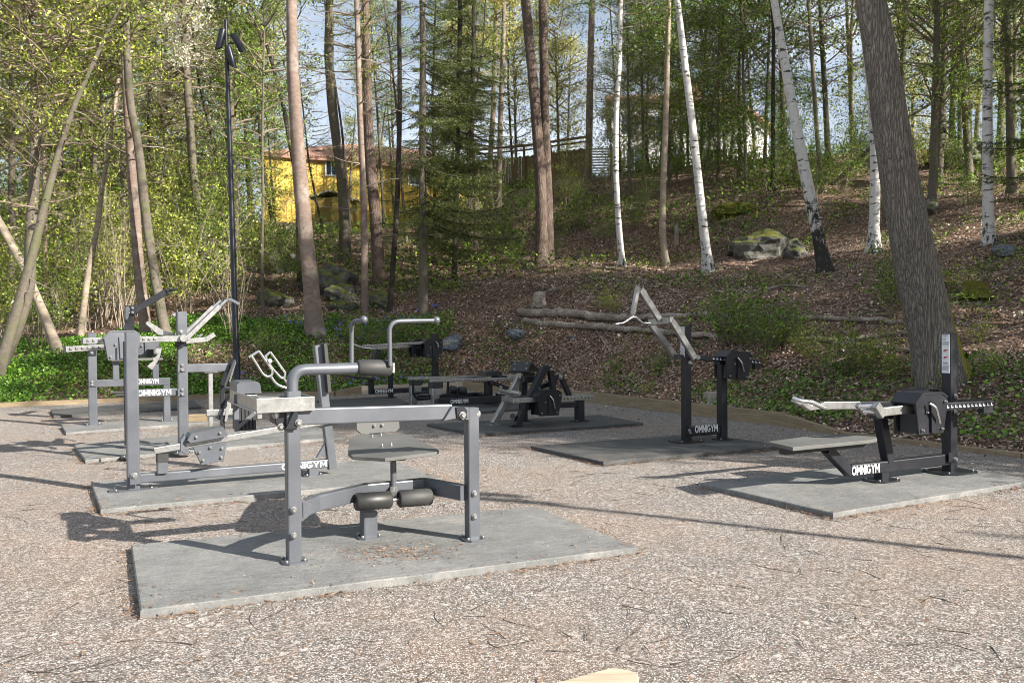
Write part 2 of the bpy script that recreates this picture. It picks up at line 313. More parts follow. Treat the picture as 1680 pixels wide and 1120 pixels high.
for px, py, d in [(1545, 620, 12.5), (1680, 600, 13), (1622, 410, 21), (1350, 452, 22), (1430, 418, 24), (1160, 452, 26), (1090, 437, 29),
                  (1020, 440, 28), (885, 437, 30), (695, 522, 25), (598, 522, 25), (620, 472, 30), (565, 432, 33), (517, 552, 22), (0, 622, 19), (95, 582, 20.5),
                  (130, 562, 23), (250, 562, 22), (335, 472, 30), (700, 380, 38), (800, 340, 40), (900, 300, 42), (1000, 292, 42), (1150, 285, 38), (1250, 335, 31), (1400, 300, 34), (1550, 262, 36),
                  (1680, 262, 34), (1300, 262, 40), (100, 520, 30), (300, 430, 38), (200, 450, 40), (50, 500, 40), (450, 390, 44), (600, 385, 46), (850, 480, 25), (1000, 500, 22.5), (1200, 530, 18)]:
    p = at_depth(px, py, d); ctrl.append((p.x, p.y, p.z))
for i in range(len(BX)): ctrl.append((BX[i], BY[i], 0.03))
for x, y, z in [(-45, 30, 2.5), (-40, 60, 8), (-15, 75, 8), (10, 75, 10.5), (40, 75, 11.5), (45, 40, 9.5), (35, 15, 5), (25, 3, 2.2), (-20, 110, 9), (30, 110, 12), (18, 22, 5), (-22, 20, .5), (70, 60, 11), (-70, 50, 6), (70, 0, 5), (0, 160, 12), (90, 160, 12), (-90, 160, 8)]: ctrl.append((x, y, z))
ctrl = np.array(ctrl)
def _k(r): return r * r * np.log(r + 1e-9)
_D = np.hypot(ctrl[:, None, 0] - ctrl[None, :, 0], ctrl[:, None, 1] - ctrl[None, :, 1]); _n = len(ctrl)
_A = np.zeros((_n + 3, _n + 3)); _A[:_n, :_n] = _k(_D) + np.eye(_n) * 2.0; _A[:_n, _n] = 1; _A[:_n, _n + 1:] = ctrl[:, :2]; _A[_n:, :_n] = _A[:_n, _n:].T
_W = np.linalg.solve(_A, np.concatenate([ctrl[:, 2], [0, 0, 0]]))
def terrain(x, y):
    x = np.atleast_1d(np.asarray(x, float)); y = np.atleast_1d(np.asarray(y, float)); sh = x.shape; x = x.ravel(); y = y.ravel()
    r = np.hypot(x[:, None] - ctrl[None, :, 0], y[:, None] - ctrl[None, :, 1])
    z = _k(r) @ _W[:_n] + _W[_n] + x * _W[_n + 1] + y * _W[_n + 2]
    far = np.clip((np.hypot(x, y) - 90) / 60, 0, 1); z = z * (1 - far) + 9 * far
    d = bdist(x, y); s = np.clip(d / 2.5, 0, 1); s = s * s * (3 - 2 * s)
    bumps = .10 * np.sin(x * 1.3 + y * .7) * np.sin(y * 1.1 - x * .4) + .05 * np.sin(x * 3.1 + 1) * np.sin(y * 2.7 + x) + .02 * np.sin(x * 7.3) * np.sin(y * 6.1)
    z = np.maximum(z, .04 * np.clip(d, 0, 3)) * s + bumps * np.clip(d / 6, 0, 1) + .05 * np.clip(d / .5, 0, 1)
    return np.where(d < 0, -.06, z).reshape(sh)
def tz(x, y): return float(terrain(x, y)[0])
_T = np.concatenate([np.arange(5, 60, .15), np.arange(60, 140, .5)])
def hit(px, py):
    d = ray(px, py); k = _T / d.y; X = d.x * k; Y = _T; Z = CAM_H + d.z * k
    G = terrain(X, Y); idx = np.where(Z < np.where(G < 0, 0, G))[0]
    i = idx[0] if len(idx) else len(_T) - 1
    return Vector((X[i], Y[i], max(0.0, G[i])))
def at(px, Y):
    """point on the ground straight below picture column px at distance Y"""
    d = ray(px, 540); x = d.x * Y / d.y; return Vector((x, Y, max(0, tz(x, Y))))
# ------------------------------------------------------------------ ground
def grid_mesh(name, xs, ys, zf, mat):
    X, Y = np.meshgrid(xs, ys); Z = zf(X, Y); nx, ny = len(xs), len(ys)
    V = np.stack([X, Y, Z], -1).reshape(-1, 3); i = np.arange(nx * ny).reshape(ny, nx)
    Fq = np.stack([i[:-1, :-1], i[:-1, 1:], i[1:, 1:], i[1:, :-1]], -1).reshape(-1, 4)
    me = bpy.data.meshes.new(name); me.from_pydata(V.tolist(), [], Fq.tolist()); me.materials.append(MAT[mat])
    me.polygons.foreach_set('use_smooth', [True] * len(me.polygons))
    o = bpy.data.objects.new(name, me); C.objects.link(o); return o
xs = np.concatenate([np.linspace(-900, -60, 12), np.arange(-50, -16, 1.5), np.arange(-16, 20, .25), np.arange(20, 60, 1.5), np.linspace(70, 900, 12)])
ys = np.concatenate([np.linspace(-300, -12, 8), np.arange(-10, 6, 2), np.arange(6, 34, .25), np.arange(34, 60, .7), np.arange(60, 150, 4), np.linspace(160, 1500, 10)])
tag(grid_mesh('hillside_ground', xs, ys, terrain, 'forest_soil'), kind='structure')
# gravel yard: follows the timber border
def yard():
    xs = np.unique(np.concatenate([np.arange(-24, 11, .3), BX[(BX > -24) & (BX < 11)]])); nr = 70; V = []; Fq = []
    for x in xs:
        yb = border(x)
        for k in range(nr):
            tt = k / (nr - 1); y = -9 + (yb + 9) * tt
            V.append((x, y, .006 * math.sin(x * 1.7) * math.sin(y * 1.3) if y < yb - .3 else 0))
    for i in range(len(xs) - 1):
        for k in range(nr - 1): a = i * nr + k; Fq.append((a, a + nr, a + nr + 1, a + 1))
    me = bpy.data.meshes.new('gravel_yard'); me.from_pydata(V, [], Fq); me.materials.append(MAT['gravel'])
    me.polygons.foreach_set('use_smooth', [True] * len(me.polygons)); me.validate()
    o = bpy.data.objects.new('gravel_yard', me); C.objects.link(o); tag(o, kind='structure')
yard()
# timber edging boards
LB = ['far left of the yard below the green plants', 'at the left end, in front of the green ground plants', 'in front of the green plants behind the lamp post', 'rising short piece behind the slanted back rest', 'bright board behind the far dark rower', 'board behind the two low benches',
      'board behind the black curl bench', 'board right of the black curl bench', 'board behind the pulldown machine at its left', 'long board behind the pulldown machine', 'last high board beside the leafy bushes', 'short sloping board behind the right rower bench', 'low board running to the right edge', 'board beyond the right edge']
for i in range(1, len(BX) - 1):
    a = Vector((BX[i], BY[i], 0)); b = Vector((BX[i + 1], BY[i + 1], 0)); d = (b - a).normalized()
    h0 = {1: .09, 2: .09, 3: .09, 4: .09, 5: .18, 11: .17, 12: .05, 13: .05}.get(i, .19); h1 = {1: .09, 2: .09, 3: .09, 4: .18, 11: .05, 12: .05, 13: .05}.get(i, .19)
    m = MB(); n = Vector((-d.y, d.x, 0)) * .05
    q0, q1 = a + d * .004, b - d * .004
    m.sweep([[q0 - n, q0 + n, q0 + n + Vector((0, 0, h0)), q0 - n + Vector((0, 0, h0))], [q1 - n, q1 + n, q1 + n + Vector((0, 0, h1)), q1 - n + Vector((0, 0, h1))]])
    Mt = Matrix.Translation(a) @ Matrix.Rotation(math.atan2(d.y, d.x), 4, 'Z')
    o = m.build('edging_board', 'new_timber' if i in (5,) else 'old_timber', inv=Mt.inverted()); o.matrix_world = Mt
    tag(o, 'timber edging, ' + LB[i - 1], 'edging board', 'timber boards edging the gravel yard')
# plank end at the bottom of the picture
m = MB()
m.prism([on_z(x, y, .06) for x, y in ((885, 1126), (1003, 1094), (1030, 1097), (1047, 1103), (1049, 1126), (1000, 1165), (890, 1175))], (0, 0, -.06), .008)
o = m.build('timber_plank', 'new_timber'); tag(o, 'pale fresh sawn timber end lying in the gravel at the bottom edge', 'timber')
# ------------------------------------------------------------------ trees
def trunk_mesh(name, pts, rad, mat, parent, seed=0, n=14, flare=1.5, wob=.05):
    """tapered, slightly irregular trunk; pts/rad at a few stations, resampled"""
    rs = np.random.RandomState(seed); P = np.array([tuple(p) for p in pts], float); rr = np.array(rad, float)
    s = np.concatenate([[0], np.cumsum(np.linalg.norm(np.diff(P, axis=0), axis=1))]); Ln = s[-1]
    k = max(8, int(Ln / .35)); ss = np.concatenate([np.linspace(0, .8, 6), np.linspace(1.0, Ln, k)])
    Q = np.stack([np.interp(ss, s, P[:, i]) for i in range(3)], 1)
    for _ in range(3): Q[1:-1] = (Q[:-2] + 2 * Q[1:-1] + Q[2:]) / 4
    r = np.interp(ss, s, rr); rf = r * (1 + (flare - 1) * np.exp(-ss / .28)); m = MB(); rings = []
    ph = rs.rand(4) * 6.28; roots = rs.randint(4, 6)
    for q, rad_, s_ in zip(Q, rf, ss):
        ring = []
        for j in range(n):
            a = 2 * math.pi * j / n
            f = 1 + wob * math.sin(3 * a + ph[0] + s_ * .8) + wob * .6 * math.sin(5 * a + ph[1] - s_ * 1.7) + .02 * rs.randn()
            f += .28 * (flare - 1) * math.exp(-s_ / .3) * math.cos(roots * a + ph[2])
            ring.append(Vector((q[0] + math.cos(a) * rad_ * f, q[1] + math.sin(a) * rad_ * f, q[2])))
        rings.append(ring)
    rings.insert(0, [v - Vector((0, 0, .35)) for v in rings[0]])
    m.sweep(rings, True); return m.build(name, mat, parent, norm=False), Q, ss, r
def limb(m, rng, p, d, ln, r, segs=6, droop=0.0, wig=.25):
    pts = [Vector(p)]; d = Vector(d).normalized()
    for i in range(segs):
        d = (d + Vector((rng.uniform(-wig, wig), rng.uniform(-wig, wig), rng.uniform(-wig, wig) * .7 - droop))).normalized(); pts.append(pts[-1] + d * ln / segs)
    rs_ = [r * (1 - .8 * i / segs) for i in range(segs + 1)]; m.tube(pts, rs_, 5, caps=False); return pts, rs_
def crown_proto(seed, H, z0, rad, nl, nleaf, size, up=.5, sub=5, droop=.02, spread=.22, shape='round', twig=True):
    """returns branch MB and leaf arrays for a crown along a vertical axis, z0..H"""
    rng = random.Random(seed); rs = np.random.RandomState(seed); m = MB(); anchors = []
    for i in range(nl):
        tt = (i + rng.random()) / nl; z = z0 + (H - z0) * tt; az = rng.uniform(0, 6.283)
        prof = {'round': math.sin(math.pi * (.15 + .75 * tt)) , 'cone': 1 - .9 * tt, 'vase': .5 + .5 * tt}[shape]
        ln = rad * prof * rng.uniform(.65, 1.15); e = up * (.5 + .9 * tt)
        pts, r_ = limb(m, rng, (0, 0, z), (math.cos(az), math.sin(az), e), ln, .010 + .012 * ln, 6, droop)
        for k in range(1, len(pts)): anchors.append((pts[k], .5))
        for q in range(sub):
            k = rng.randint(1, 5); base = pts[k]; dd = (pts[k + 1] - pts[k]).normalized() if k < 6 else Vector((0, 0, 1))
            dd = dd + Vector((rng.uniform(-1, 1), rng.uniform(-1, 1), rng.uniform(-.5, .9)))
            p2, _ = limb(m, rng, base, dd, ln * rng.uniform(.25, .5), .004 + .004 * ln, 4, droop * 1.5, .35)
            for v_ in p2[1:]: anchors.append((v_, 1.0))
            if twig:
                for _q in range(2):
                    kk = rng.randint(1, 3); p3, _ = limb(m, rng, p2[kk], Vector((rng.uniform(-1, 1), rng.uniform(-1, 1), rng.uniform(-.6, .8))), ln * rng.uniform(.12, .25), .004, 3, droop * 2, .4)
                    for v_ in p3[1:]: anchors.append((v_, 1.3))
    A = np.array([tuple(a[0]) for a in anchors]); wt = np.array([a[1] for a in anchors]); wt = wt * rs.uniform(.1, 1.9, len(wt)) ** 1.5; wt /= wt.sum()
    idx = rs.choice(len(A), nleaf, p=wt); P = A[idx] + rs.normal(size=(nleaf, 3)) * spread * np.array([1, 1, .75]); a, b = axes(rs, nleaf, size)
    return m, P, a, b
def make_proto(kind, seed, leafm, **kw):
    m, P, a, b = crown_proto(seed, **kw)
    br = m.build('branches', 'twig_bark', norm=False); lf = quads('foliage', P, a, b, leafm)
    for o in (br, lf): C.objects.unlink(o)
    return (br, lf)
PROTO = {}
for i in range(4): PROTO['broad%d' % i] = make_proto('b', 11 + i, ['leaf_spring', 'leaf_green', 'leaf_spring', 'leaf_green'][i], H=8.0, z0=.8, rad=2.6, nl=34, nleaf=5600, size=.088, sub=6, shape='round', up=.6, spread=.20)
for i in range(2): PROTO['airy%d' % i] = make_proto('a', 31 + i, ['leaf_green', 'leaf_spring'][i], H=7.0, z0=.3, rad=2.2, nl=26, nleaf=5200, size=.085, sub=6, shape='round', up=.7, droop=.05, spread=.16)
PROTO['shade'] = make_proto('b', 91, 'leaf_green', H=8.0, z0=.4, rad=2.7, nl=40, nleaf=15000, size=.13, sub=6, shape='round', up=.6, spread=.26)
PROTO['yellow'] = make_proto('y', 41, 'leaf_yellow', H=7.5, z0=.8, rad=2.6, nl=30, nleaf=7000, size=.10, sub=6, shape='round', up=.6, spread=.25)
PROTO['blossom'] = make_proto('y', 43, 'blossom', H=6, z0=.5, rad=2.3, nl=30, nleaf=7000, size=.09, sub=6, shape='round', up=.6, spread=.2)
PROTO['bare'] = make_proto('n', 45, 'leaf_spring', H=8.0, z0=.3, rad=2.2, nl=30, nleaf=500, size=.07, sub=6, shape='round', up=.25, droop=.01, spread=.3)
# pine crown: needle tufts
def pine_proto(seed):
    m, P, a, b = crown_proto(seed, 6.5, .5, 2.3, 22, 700, .1, .25, 4, .0, .1, 'round', False)
    rs = np.random.RandomState(seed); Pn = np.repeat(P, 16, 0); n = len(Pn); A_, B_ = axes(rs, n, .20, .2, 0, .12); Pn = Pn + A_ * .9
    br = m.build('branches', 'pine_bark', norm=False); lf = quads('needles', Pn, A_, B_, 'leaf_needle')
    for o in (br, lf): C.objects.unlink(o)
    return br, lf
PROTO['pine'] = pine_proto(51)
def spruce_proto(seed, H=13.0, z0=.8, rad=2.6, dens=1.0, z_bare=0, sidebias=None):
    rng = random.Random(seed); rs = np.random.RandomState(seed); m = MB(); Ps = []; As = []; Bs = []
    z = z0
    while z < H:
        ln0 = rad * (1 - (z / (H + .5)) ** 1.3) + .15
        for k in range(rng.randint(4, 6)):
            az = rng.uniform(0, 6.283); ln = ln0 * rng.uniform(.55, 1.15)
            if sidebias is not None: ln *= .62 + .5 * math.cos(az - sidebias)
            if ln < .2: continue
            pts = []; p = Vector((0, 0, z + rng.uniform(-.12, .12))); d0 = Vector((math.cos(az), math.sin(az), 0)); N = 8
            for j in range(N + 1):
                u_ = j / N; pts.append(p + d0 * ln * u_ + Vector((rng.uniform(-.03, .03), rng.uniform(-.03, .03), ln * (-.55 * u_ + .38 * u_ * u_))))
            m.tube(pts, [(.006 + .010 * ln) * (1 - .85 * j / N) for j in range(N + 1)], 4, caps=False)
            if rng.random() < .1: continue
            side = Vector((-d0.y, d0.x, 0)); nt_ = int(ln * 16 * dens)
            for j in range(nt_):
                u_ = .12 + .88 * (j / nt_); q = pts[0].lerp(pts[-1], u_); jj = min(N - 1, int(u_ * N)); q = pts[jj].lerp(pts[jj + 1], u_ * N - jj)
                for sg in (-1, 1):
                    tl = ln * .30 * (1.15 - u_) * rng.uniform(.5, 1.2) + .08
                    td = (side * sg * rng.uniform(.5, 1) + d0 * rng.uniform(.3, .9) + Vector((0, 0, -rng.uniform(.15, .75)))).normalized()
                    c_ = int(tl / .035) + 2
                    for h in range(c_):
                        Ps.append(q + td * tl * (h + .5) / c_ + Vector((rng.gauss(0, .018), rng.gauss(0, .018), rng.gauss(0, .018))))
                        nd = (td + Vector((rng.gauss(0, .55), rng.gauss(0, .55), rng.gauss(0, .4)))).normalized(); As.append(nd * .042); Bs.append(nd.cross(Vector((rng.gauss(0, 1), rng.gauss(0, 1), 1))).normalized() * .011)
        z += rng.uniform(.28, .42) * (1 if z < 6 else 1.2)
    br = m.build('branches', 'dark_bark', norm=False); lf = quads('needles', np.array([tuple(p) for p in Ps]), np.array([tuple(p) for p in As]), np.array([tuple(p) for p in Bs]), 'leaf_needle')
    print('spruce leaves', len(Ps))
    for o in (br, lf): C.objects.unlink(o)
    return br, lf
PROTO['spruce'] = spruce_proto(61, 13, 1.5, 2.4, .8)
PROTO['spruce_side'] = spruce_proto(62, 14.5, 1.5, 3.1, .85, sidebias=.1)
def put(proto, parent, loc, rz=0, sc=1.0, scz=None):
    for o in PROTO[proto]:
        c = o.copy(); C.objects.link(c); c.parent = parent; c.location = loc; c.rotation_euler = (0, 0, rz); c.scale = (sc, sc, scz or sc)
TREEN = [0]
def tree(name, label, cat, base, px_path, depth, w0, w1, barkm, Hextra=4, crowns=(), group=None, flare=1.4, wob=.05, stubs=0, lean_depth=0.0, n=14):
    """px_path: picture points up the trunk, all at the tree's own distance; crowns: (proto, z above base, scale, dx, dy)"""
    TREEN[0] += 1; rng = random.Random(TREEN[0] * 7)
    b = at_depth(base[0], base[1], depth) if depth else hit(*base)
    D = b.y; g = Vector((b.x, b.y, max(0, tz(b.x, b.y)))) 
    pts = [g] + [at_depth(px, py, D + lean_depth * (i + 1) / len(px_path)) for i, (px, py) in enumerate(px_path)]
    top = pts[-1] + (pts[-1] - pts[-2]).normalized() * Hextra; pts.append(top)
    r0 = w0 * D / F / 2; r1 = w1 * D / F / 2; ln = [0.0]
    for i in range(1, len(pts)): ln.append(ln[-1] + (pts[i] - pts[i - 1]).length)
    l1 = ln[-2]; rad = [r0 + (r1 - r0) * min(1, l / l1) if l <= l1 else max(.03, r1 * .45) for l in ln]
    e = empty(name, g, label, cat, group); inv = Matrix.Translation(-g); pl = [p - g for p in pts]
    _, Q, ss, rr = trunk_mesh('trunk', pl, rad, barkm, e, TREEN[0], n=n, flare=flare, wob=wob)
    if stubs:
        for k in range(stubs):
            m = MB(); j = rng.randint(len(Q) // 4, len(Q) - 3); az = rng.uniform(0, 6.28); p = Vector(Q[j])
            limb(m, rng, p + Vector((math.cos(az), math.sin(az), 0)) * rr[j] * .7, (math.cos(az), math.sin(az), rng.uniform(-.3, .35)), rng.uniform(.3, 1.7), rng.uniform(.008, .02), 5, .02, .3)
            m.build('dead_branch', 'dead_wood' if barkm != 'dark_bark' else 'dark_bark', e, norm=False)
    for pr, dz, sc, *off in crowns:
        zz = np.array([q[2] for q in Q]); z_ = min(dz, zz[-1]); ax = float(np.interp(z_, zz, Q[:, 0])); ay = float(np.interp(z_, zz, Q[:, 1]))
        ox, oy = off if off else (0, 0); put(pr, e, (ax + ox, ay + oy, dz), rng.uniform(0, 6.28), sc)
    return e
T = tree
Z = (0, 0)
GP = 'trees standing on the wooded hillside'
def T2(name, label, path, depth, w0, w1, barkm, **k): return tree(name, label, 'tree', path[0], path[1:], depth, w0, w1, barkm, **k)
T2('leaning_tree', 'leaning mossy trunk at the left edge, left stem of the crossing pair', [(-8, 628), (22, 530), (45, 450), (72, 340), (98, 240), (124, 165), (150, 110)], 18.5, 20, 7, 'grey_bark', crowns=[('broad0', 4.6, .75), ('bare', 3, .75), ('airy1', 6.2, .9)], stubs=10)
T2('leaning_tree', 'leaning mossy trunk at the left edge, right stem of the crossing pair', [(-6, 640), (22, 560), (52, 470), (48, 400), (56, 300), (60, 150), (40, 0)], 19.2, 20, 12, 'grey_bark', crowns=[('broad2', 5, .8), ('bare', 4.4, .8)], stubs=8)
T2('leaning_tree', 'pale trunk leaning left behind the crossing pair', [(98, 585), (62, 490), (30, 420), (-10, 350), (-60, 260)], 20.5, 17, 12, 'pale_bark', crowns=[('broad1', 5, .8)])
T2('crooked_tree', 'slim crooked pale trunk left of the paired straight trunks', [(130, 570), (143, 455), (150, 415), (168, 345), (160, 330), (178, 260), (190, 160)], 23, 11, 6, 'pale_bark', crowns=[('airy1', 4, .8), ('airy0', 6.5, .8)], stubs=14, flare=1.2)
T2('forest_tree', 'smooth greyish trunk, left one of a close upright pair', [(240, 552), (228, 440), (220, 330), (214, 240), (206, 120), (203, 0)], 22.5, 18, 13, 'pine_smooth', crowns=[('broad2', 6.5, .9), ('bare', 4.5, .8)], stubs=10)
T2('forest_tree', 'lichen spotted trunk, right one of a close upright pair', [(274, 565), (262, 500), (245, 400), (233, 300), (228, 235), (212, 170), (205, 0)], 22, 17, 11, 'grey_bark', crowns=[('broad3', 7, .9)], stubs=6)
T2('forest_tree', 'dark rough trunk behind and left of the lamp post', [(338, 476), (330, 380), (318, 290), (310, 180), (304, 90), (303, 0)], 31, 14, 12, 'grey_bark', crowns=[('blossom', 7, 1.1), ('broad1', 9, 1.1), ('bare', 5, 1)])
T2('slender_tree', 'very thin pale stem right of the lamp post', [(432, 528), (429, 430), (432, 330), (430, 230), (432, 120)], 25, 6, 3, 'grey_bark', crowns=[('airy0', 3.5, .85), ('airy0', 6, .9)], flare=1.1, Hextra=2)
T2('pine_tree', 'tall bare reddish grey pine trunk right of the lamp post', [(517, 554), (508, 450), (497, 340), (488, 230), (480, 110), (478, 0)], 22, 28, 17, 'pine_smooth', crowns=[('pine', 11, 1.1)], stubs=9, flare=1.5, Hextra=6)
T2('forest_tree', 'lichen covered trunk in front of the yellow house window', [(566, 436), (566, 380), (560, 300), (548, 200), (540, 110), (540, 0)], 33, 17, 13, 'grey_bark', crowns=[('bare', 6, 1.2), ('bare', 10, 1.1), ('airy0', 9, 1)], stubs=12, wob=.12)
T2('slender_tree', 'dark bent stem running beside the tall bare pine', [(490, 380), (488, 300), (462, 160), (440, 80), (418, 20)], 30, 8, 6, 'dark_bark', crowns=[('bare', 5.5, 1)], flare=1.1)
T2('slender_tree', 'thin dark trunk between the lichen covered trunk and the rough pine', [(599, 522), (598, 440), (597, 320), (590, 180), (585, 0)], 25, 12, 8, 'pine_smooth', crowns=[('bare', 5.5, .7)], stubs=16, flare=1.2)
T2('pine_tree', 'rough barked pine with short dead twigs left of the spruces', [(622, 476), (618, 380), (607, 270), (603, 150), (599, 0)], 30, 21, 12, 'pine_bark', crowns=[('pine', 12, 1.2), ('airy1', 7, .7)], stubs=26, Hextra=5)
T2('spruce_tree', 'thin dark dead limbed spruce left of the green spruce', [(639, 512), (645, 440), (652, 330), (656, 180), (655, 0)], 26, 9, 7, 'dark_bark', crowns=[], stubs=44, flare=1.2, Hextra=3)
e = T2('spruce_tree', 'green spruce with drooping boughs and pale bare lower trunk', [(694, 522), (695, 420), (693, 300), (694, 150), (693, 0)], 25, 15, 9, 'grey_bark', crowns=[], stubs=22, flare=1.25, Hextra=4); put('spruce_side', e, (0, 0, 1.2), 0, .88, .86)
e = T2('spruce_tree', 'dense young spruce right behind the pale trunked spruce', [(745, 478), (748, 350), (752, 200), (755, 0)], 30, 9, 7, 'dark_bark', crowns=[], flare=1.2, Hextra=2); put('spruce', e, (0, 0, .2), 1.0, .95, 1.0)
e = T2('spruce_tree', 'dark spruce top rising behind the spruce group', [(770, 410), (772, 300), (776, 120), (778, 0)], 34, 9, 7, 'dark_bark', crowns=[], flare=1.2, Hextra=3); put('spruce', e, (0, 0, 1.5), 2.5, 1.0, 1.0)
T2('slender_tree', 'thin reddish stem just right of the spruces', [(808, 372), (802, 300), (808, 200), (812, 90), (814, 0)], 38, 9, 7, 'pine_smooth', crowns=[('yellow', 6, 1)], stubs=12)
T2('slender_tree', 'thin reddish stem left of the big twin pines', [(818, 376), (819, 280), (822, 170), (826, 60), (827, 0)], 37, 9, 7, 'pine_smooth', crowns=[('yellow', 8, 1)], stubs=12)
T2('pine_tree', 'rough pine trunk, left of the tall twin pair, leaning away', [(889, 437), (889, 360), (886, 270), (878, 180), (868, 60), (862, 0)], 30, 20, 15, 'pine_bark', crowns=[('pine', 13, 1.2)], flare=1.4, Hextra=6)
T2('pine_tree', 'rough pine trunk, right of the tall twin pair', [(900, 435), (899, 340), (895, 240), (893, 120), (890, 0)], 30.4, 17, 14, 'pine_bark', crowns=[('pine', 13, 1.2)], flare=1.4, Hextra=6)
T2('pine_tree', 'slim orange barked pine between the twin pines and the birches', [(965, 300), (967, 200), (969, 100), (971, 0)], 42, 12, 10, 'pine_smooth', crowns=[('pine', 9, 1.1), ('airy0', 7, .8)], stubs=6)
T2('birch_tree', 'slim grey white birch, leftmost of the birches', [(1021, 440), (1015, 370), (1010, 280), (1011, 180), (1017, 90), (1018, 0)], 28, 10, 7, 'birch_bark', crowns=[('airy0', 6.5, .9), ('airy0', 9, .9)], flare=1.5)
T2('birch_tree', 'slim curved birch between two white birches', [(1093, 437), (1086, 380), (1088, 300), (1093, 180), (1096, 60), (1097, 0)], 29, 11, 8, 'pale_bark', crowns=[('airy0', 7, .9)], flare=1.4)
T2('birch_tree', 'bright white birch leaning left in the middle of the slope', [(1163, 452), (1156, 390), (1146, 300), (1134, 190), (1122, 90), (1111, 0)], 26, 15, 10, 'birch_bark', crowns=[('airy0', 7.5, .9), ('airy0', 10, 1)], flare=1.7)
T2('birch_tree', 'white birch with black cracked foot leaning left', [(1354, 450), (1336, 360), (1316, 260), (1296, 150), (1280, 60), (1270, 0)], 22, 22, 12, 'birch_bark_cracked', crowns=[('airy0', 8, 1)], flare=1.5)
T2('slender_tree', 'thin grey stem right of the black footed birch', [(1348, 345), (1342, 240), (1334, 120), (1326, 0)], 31, 8, 6, 'grey_bark', crowns=[('airy0', 6, 1), ('bare', 5, 1)])
T2('birch_tree', 'white birch trunk partly hidden behind the thick oak trunk', [(1433, 418), (1436, 330), (1436, 230), (1425, 110), (1412, 0)], 24, 17, 12, 'birch_bark', crowns=[('broad1', 8, .9)], flare=1.6)
T2('oak_tree', 'thick rough barked leaning trunk at the right, nearest tree', [(1548, 614), (1524, 520), (1500, 420), (1476, 300), (1456, 170), (1440, 60), (1428, 0)], 12.5, 77, 46, 'oak_bark', crowns=[('broad1', 8.5, 1)], flare=1.22, wob=.025, Hextra=4, n=28)
T2('birch_tree', 'straight pale birch near the right edge', [(1623, 412), (1621, 320), (1620, 200), (1621, 90), (1622, 0)], 21, 17, 13, 'birch_bark', crowns=[('broad3', 8, .8)], flare=1.6)
T2('slender_tree', 'dark slanting trunk crossing behind the thick oak', [(1368, 305), (1420, 250), (1470, 205), (1560, 150), (1640, 105), (1710, 60)], 33, 10, 6, 'dark_bark', crowns=[], stubs=14, flare=1)
T2('slender_tree', 'dark thin stem right of the thick oak', [(1592, 290), (1590, 180), (1586, 60), (1585, 0)], 33, 8, 6, 'dark_bark', crowns=[('broad1', 4, .9)], stubs=14)
# spruce boughs reaching in at the right edge
e = empty('spruce_tree', (13.7, 20, tz(13.7, 20)), 'dark spruce at the right edge with boughs reaching in', 'tree')
trunk_mesh('trunk', [(0, 0, 0), (0, 0, 8), (0, 0, 14)], [.2, .12, .04], 'dark_bark', e, 5); put('spruce', e, (0, 0, -.2), .7, 1.3, 1.05)
# wording that tells look-alikes apart: nearest landmark in the picture, then how far back it stands
LMK = [(15, 'the leaning pair at the left edge'), (150, 'the crooked pale tree'), (240, 'the close upright pair'), (320, 'the dark rough trunk'), (385, 'the lamp post'), (432, 'the very thin pale stem'), (500, 'the tall bare pine'), (560, 'the lichen covered trunk'), (610, 'the rough twiggy pine'), (694, 'the green spruce'), (752, 'the dense young spruce'), (820, 'the two reddish stems'), (890, 'the twin pines'), (968, 'the slim orange pine'),
       (1012, 'the leftmost birch'), (1090, 'the curved birch'), (1145, 'the bright middle birch'), (1225, 'the white house corner'), (1310, 'the black footed birch'), (1434, 'the half hidden birch'), (1500, 'the thick oak'), (1622, 'the right edge birch')]
USED = set()
def uniq(stemtxt, px, D):
    lx, lt = min(LMK, key=lambda q: abs(q[0] - px)); rel = 'left of' if px < lx - 12 else 'right of' if px > lx + 12 else 'straight behind'
    for dist in ('', 'farther ', 'nearer ', 'farthest ', 'low '):
        for nm in (rel, 'close by', 'just past', 'behind'):
            s = dist + stemtxt + ' ' + nm + ' ' + lt
            if s not in USED: USED.add(s); return s
    return stemtxt
KIND = {'broad0': 'spring green leafy tree', 'broad1': 'mid green leafy tree', 'broad2': 'yellowish green leafy tree', 'broad3': 'deep green leafy tree', 'airy0': 'thin airy green tree', 'airy1': 'thin airy spring green tree', 'yellow': 'pale yellow leafy tree', 'blossom': 'whitish blossoming tree', 'spruce': 'dark distant spruce', 'bare': 'almost bare twiggy tree'}
SK = {'hazel0': 'spring green hazel shrub', 'hazel1': 'mid green hazel shrub', 'bush0': 'low mid green bush', 'bush1': 'low spring green bush'}
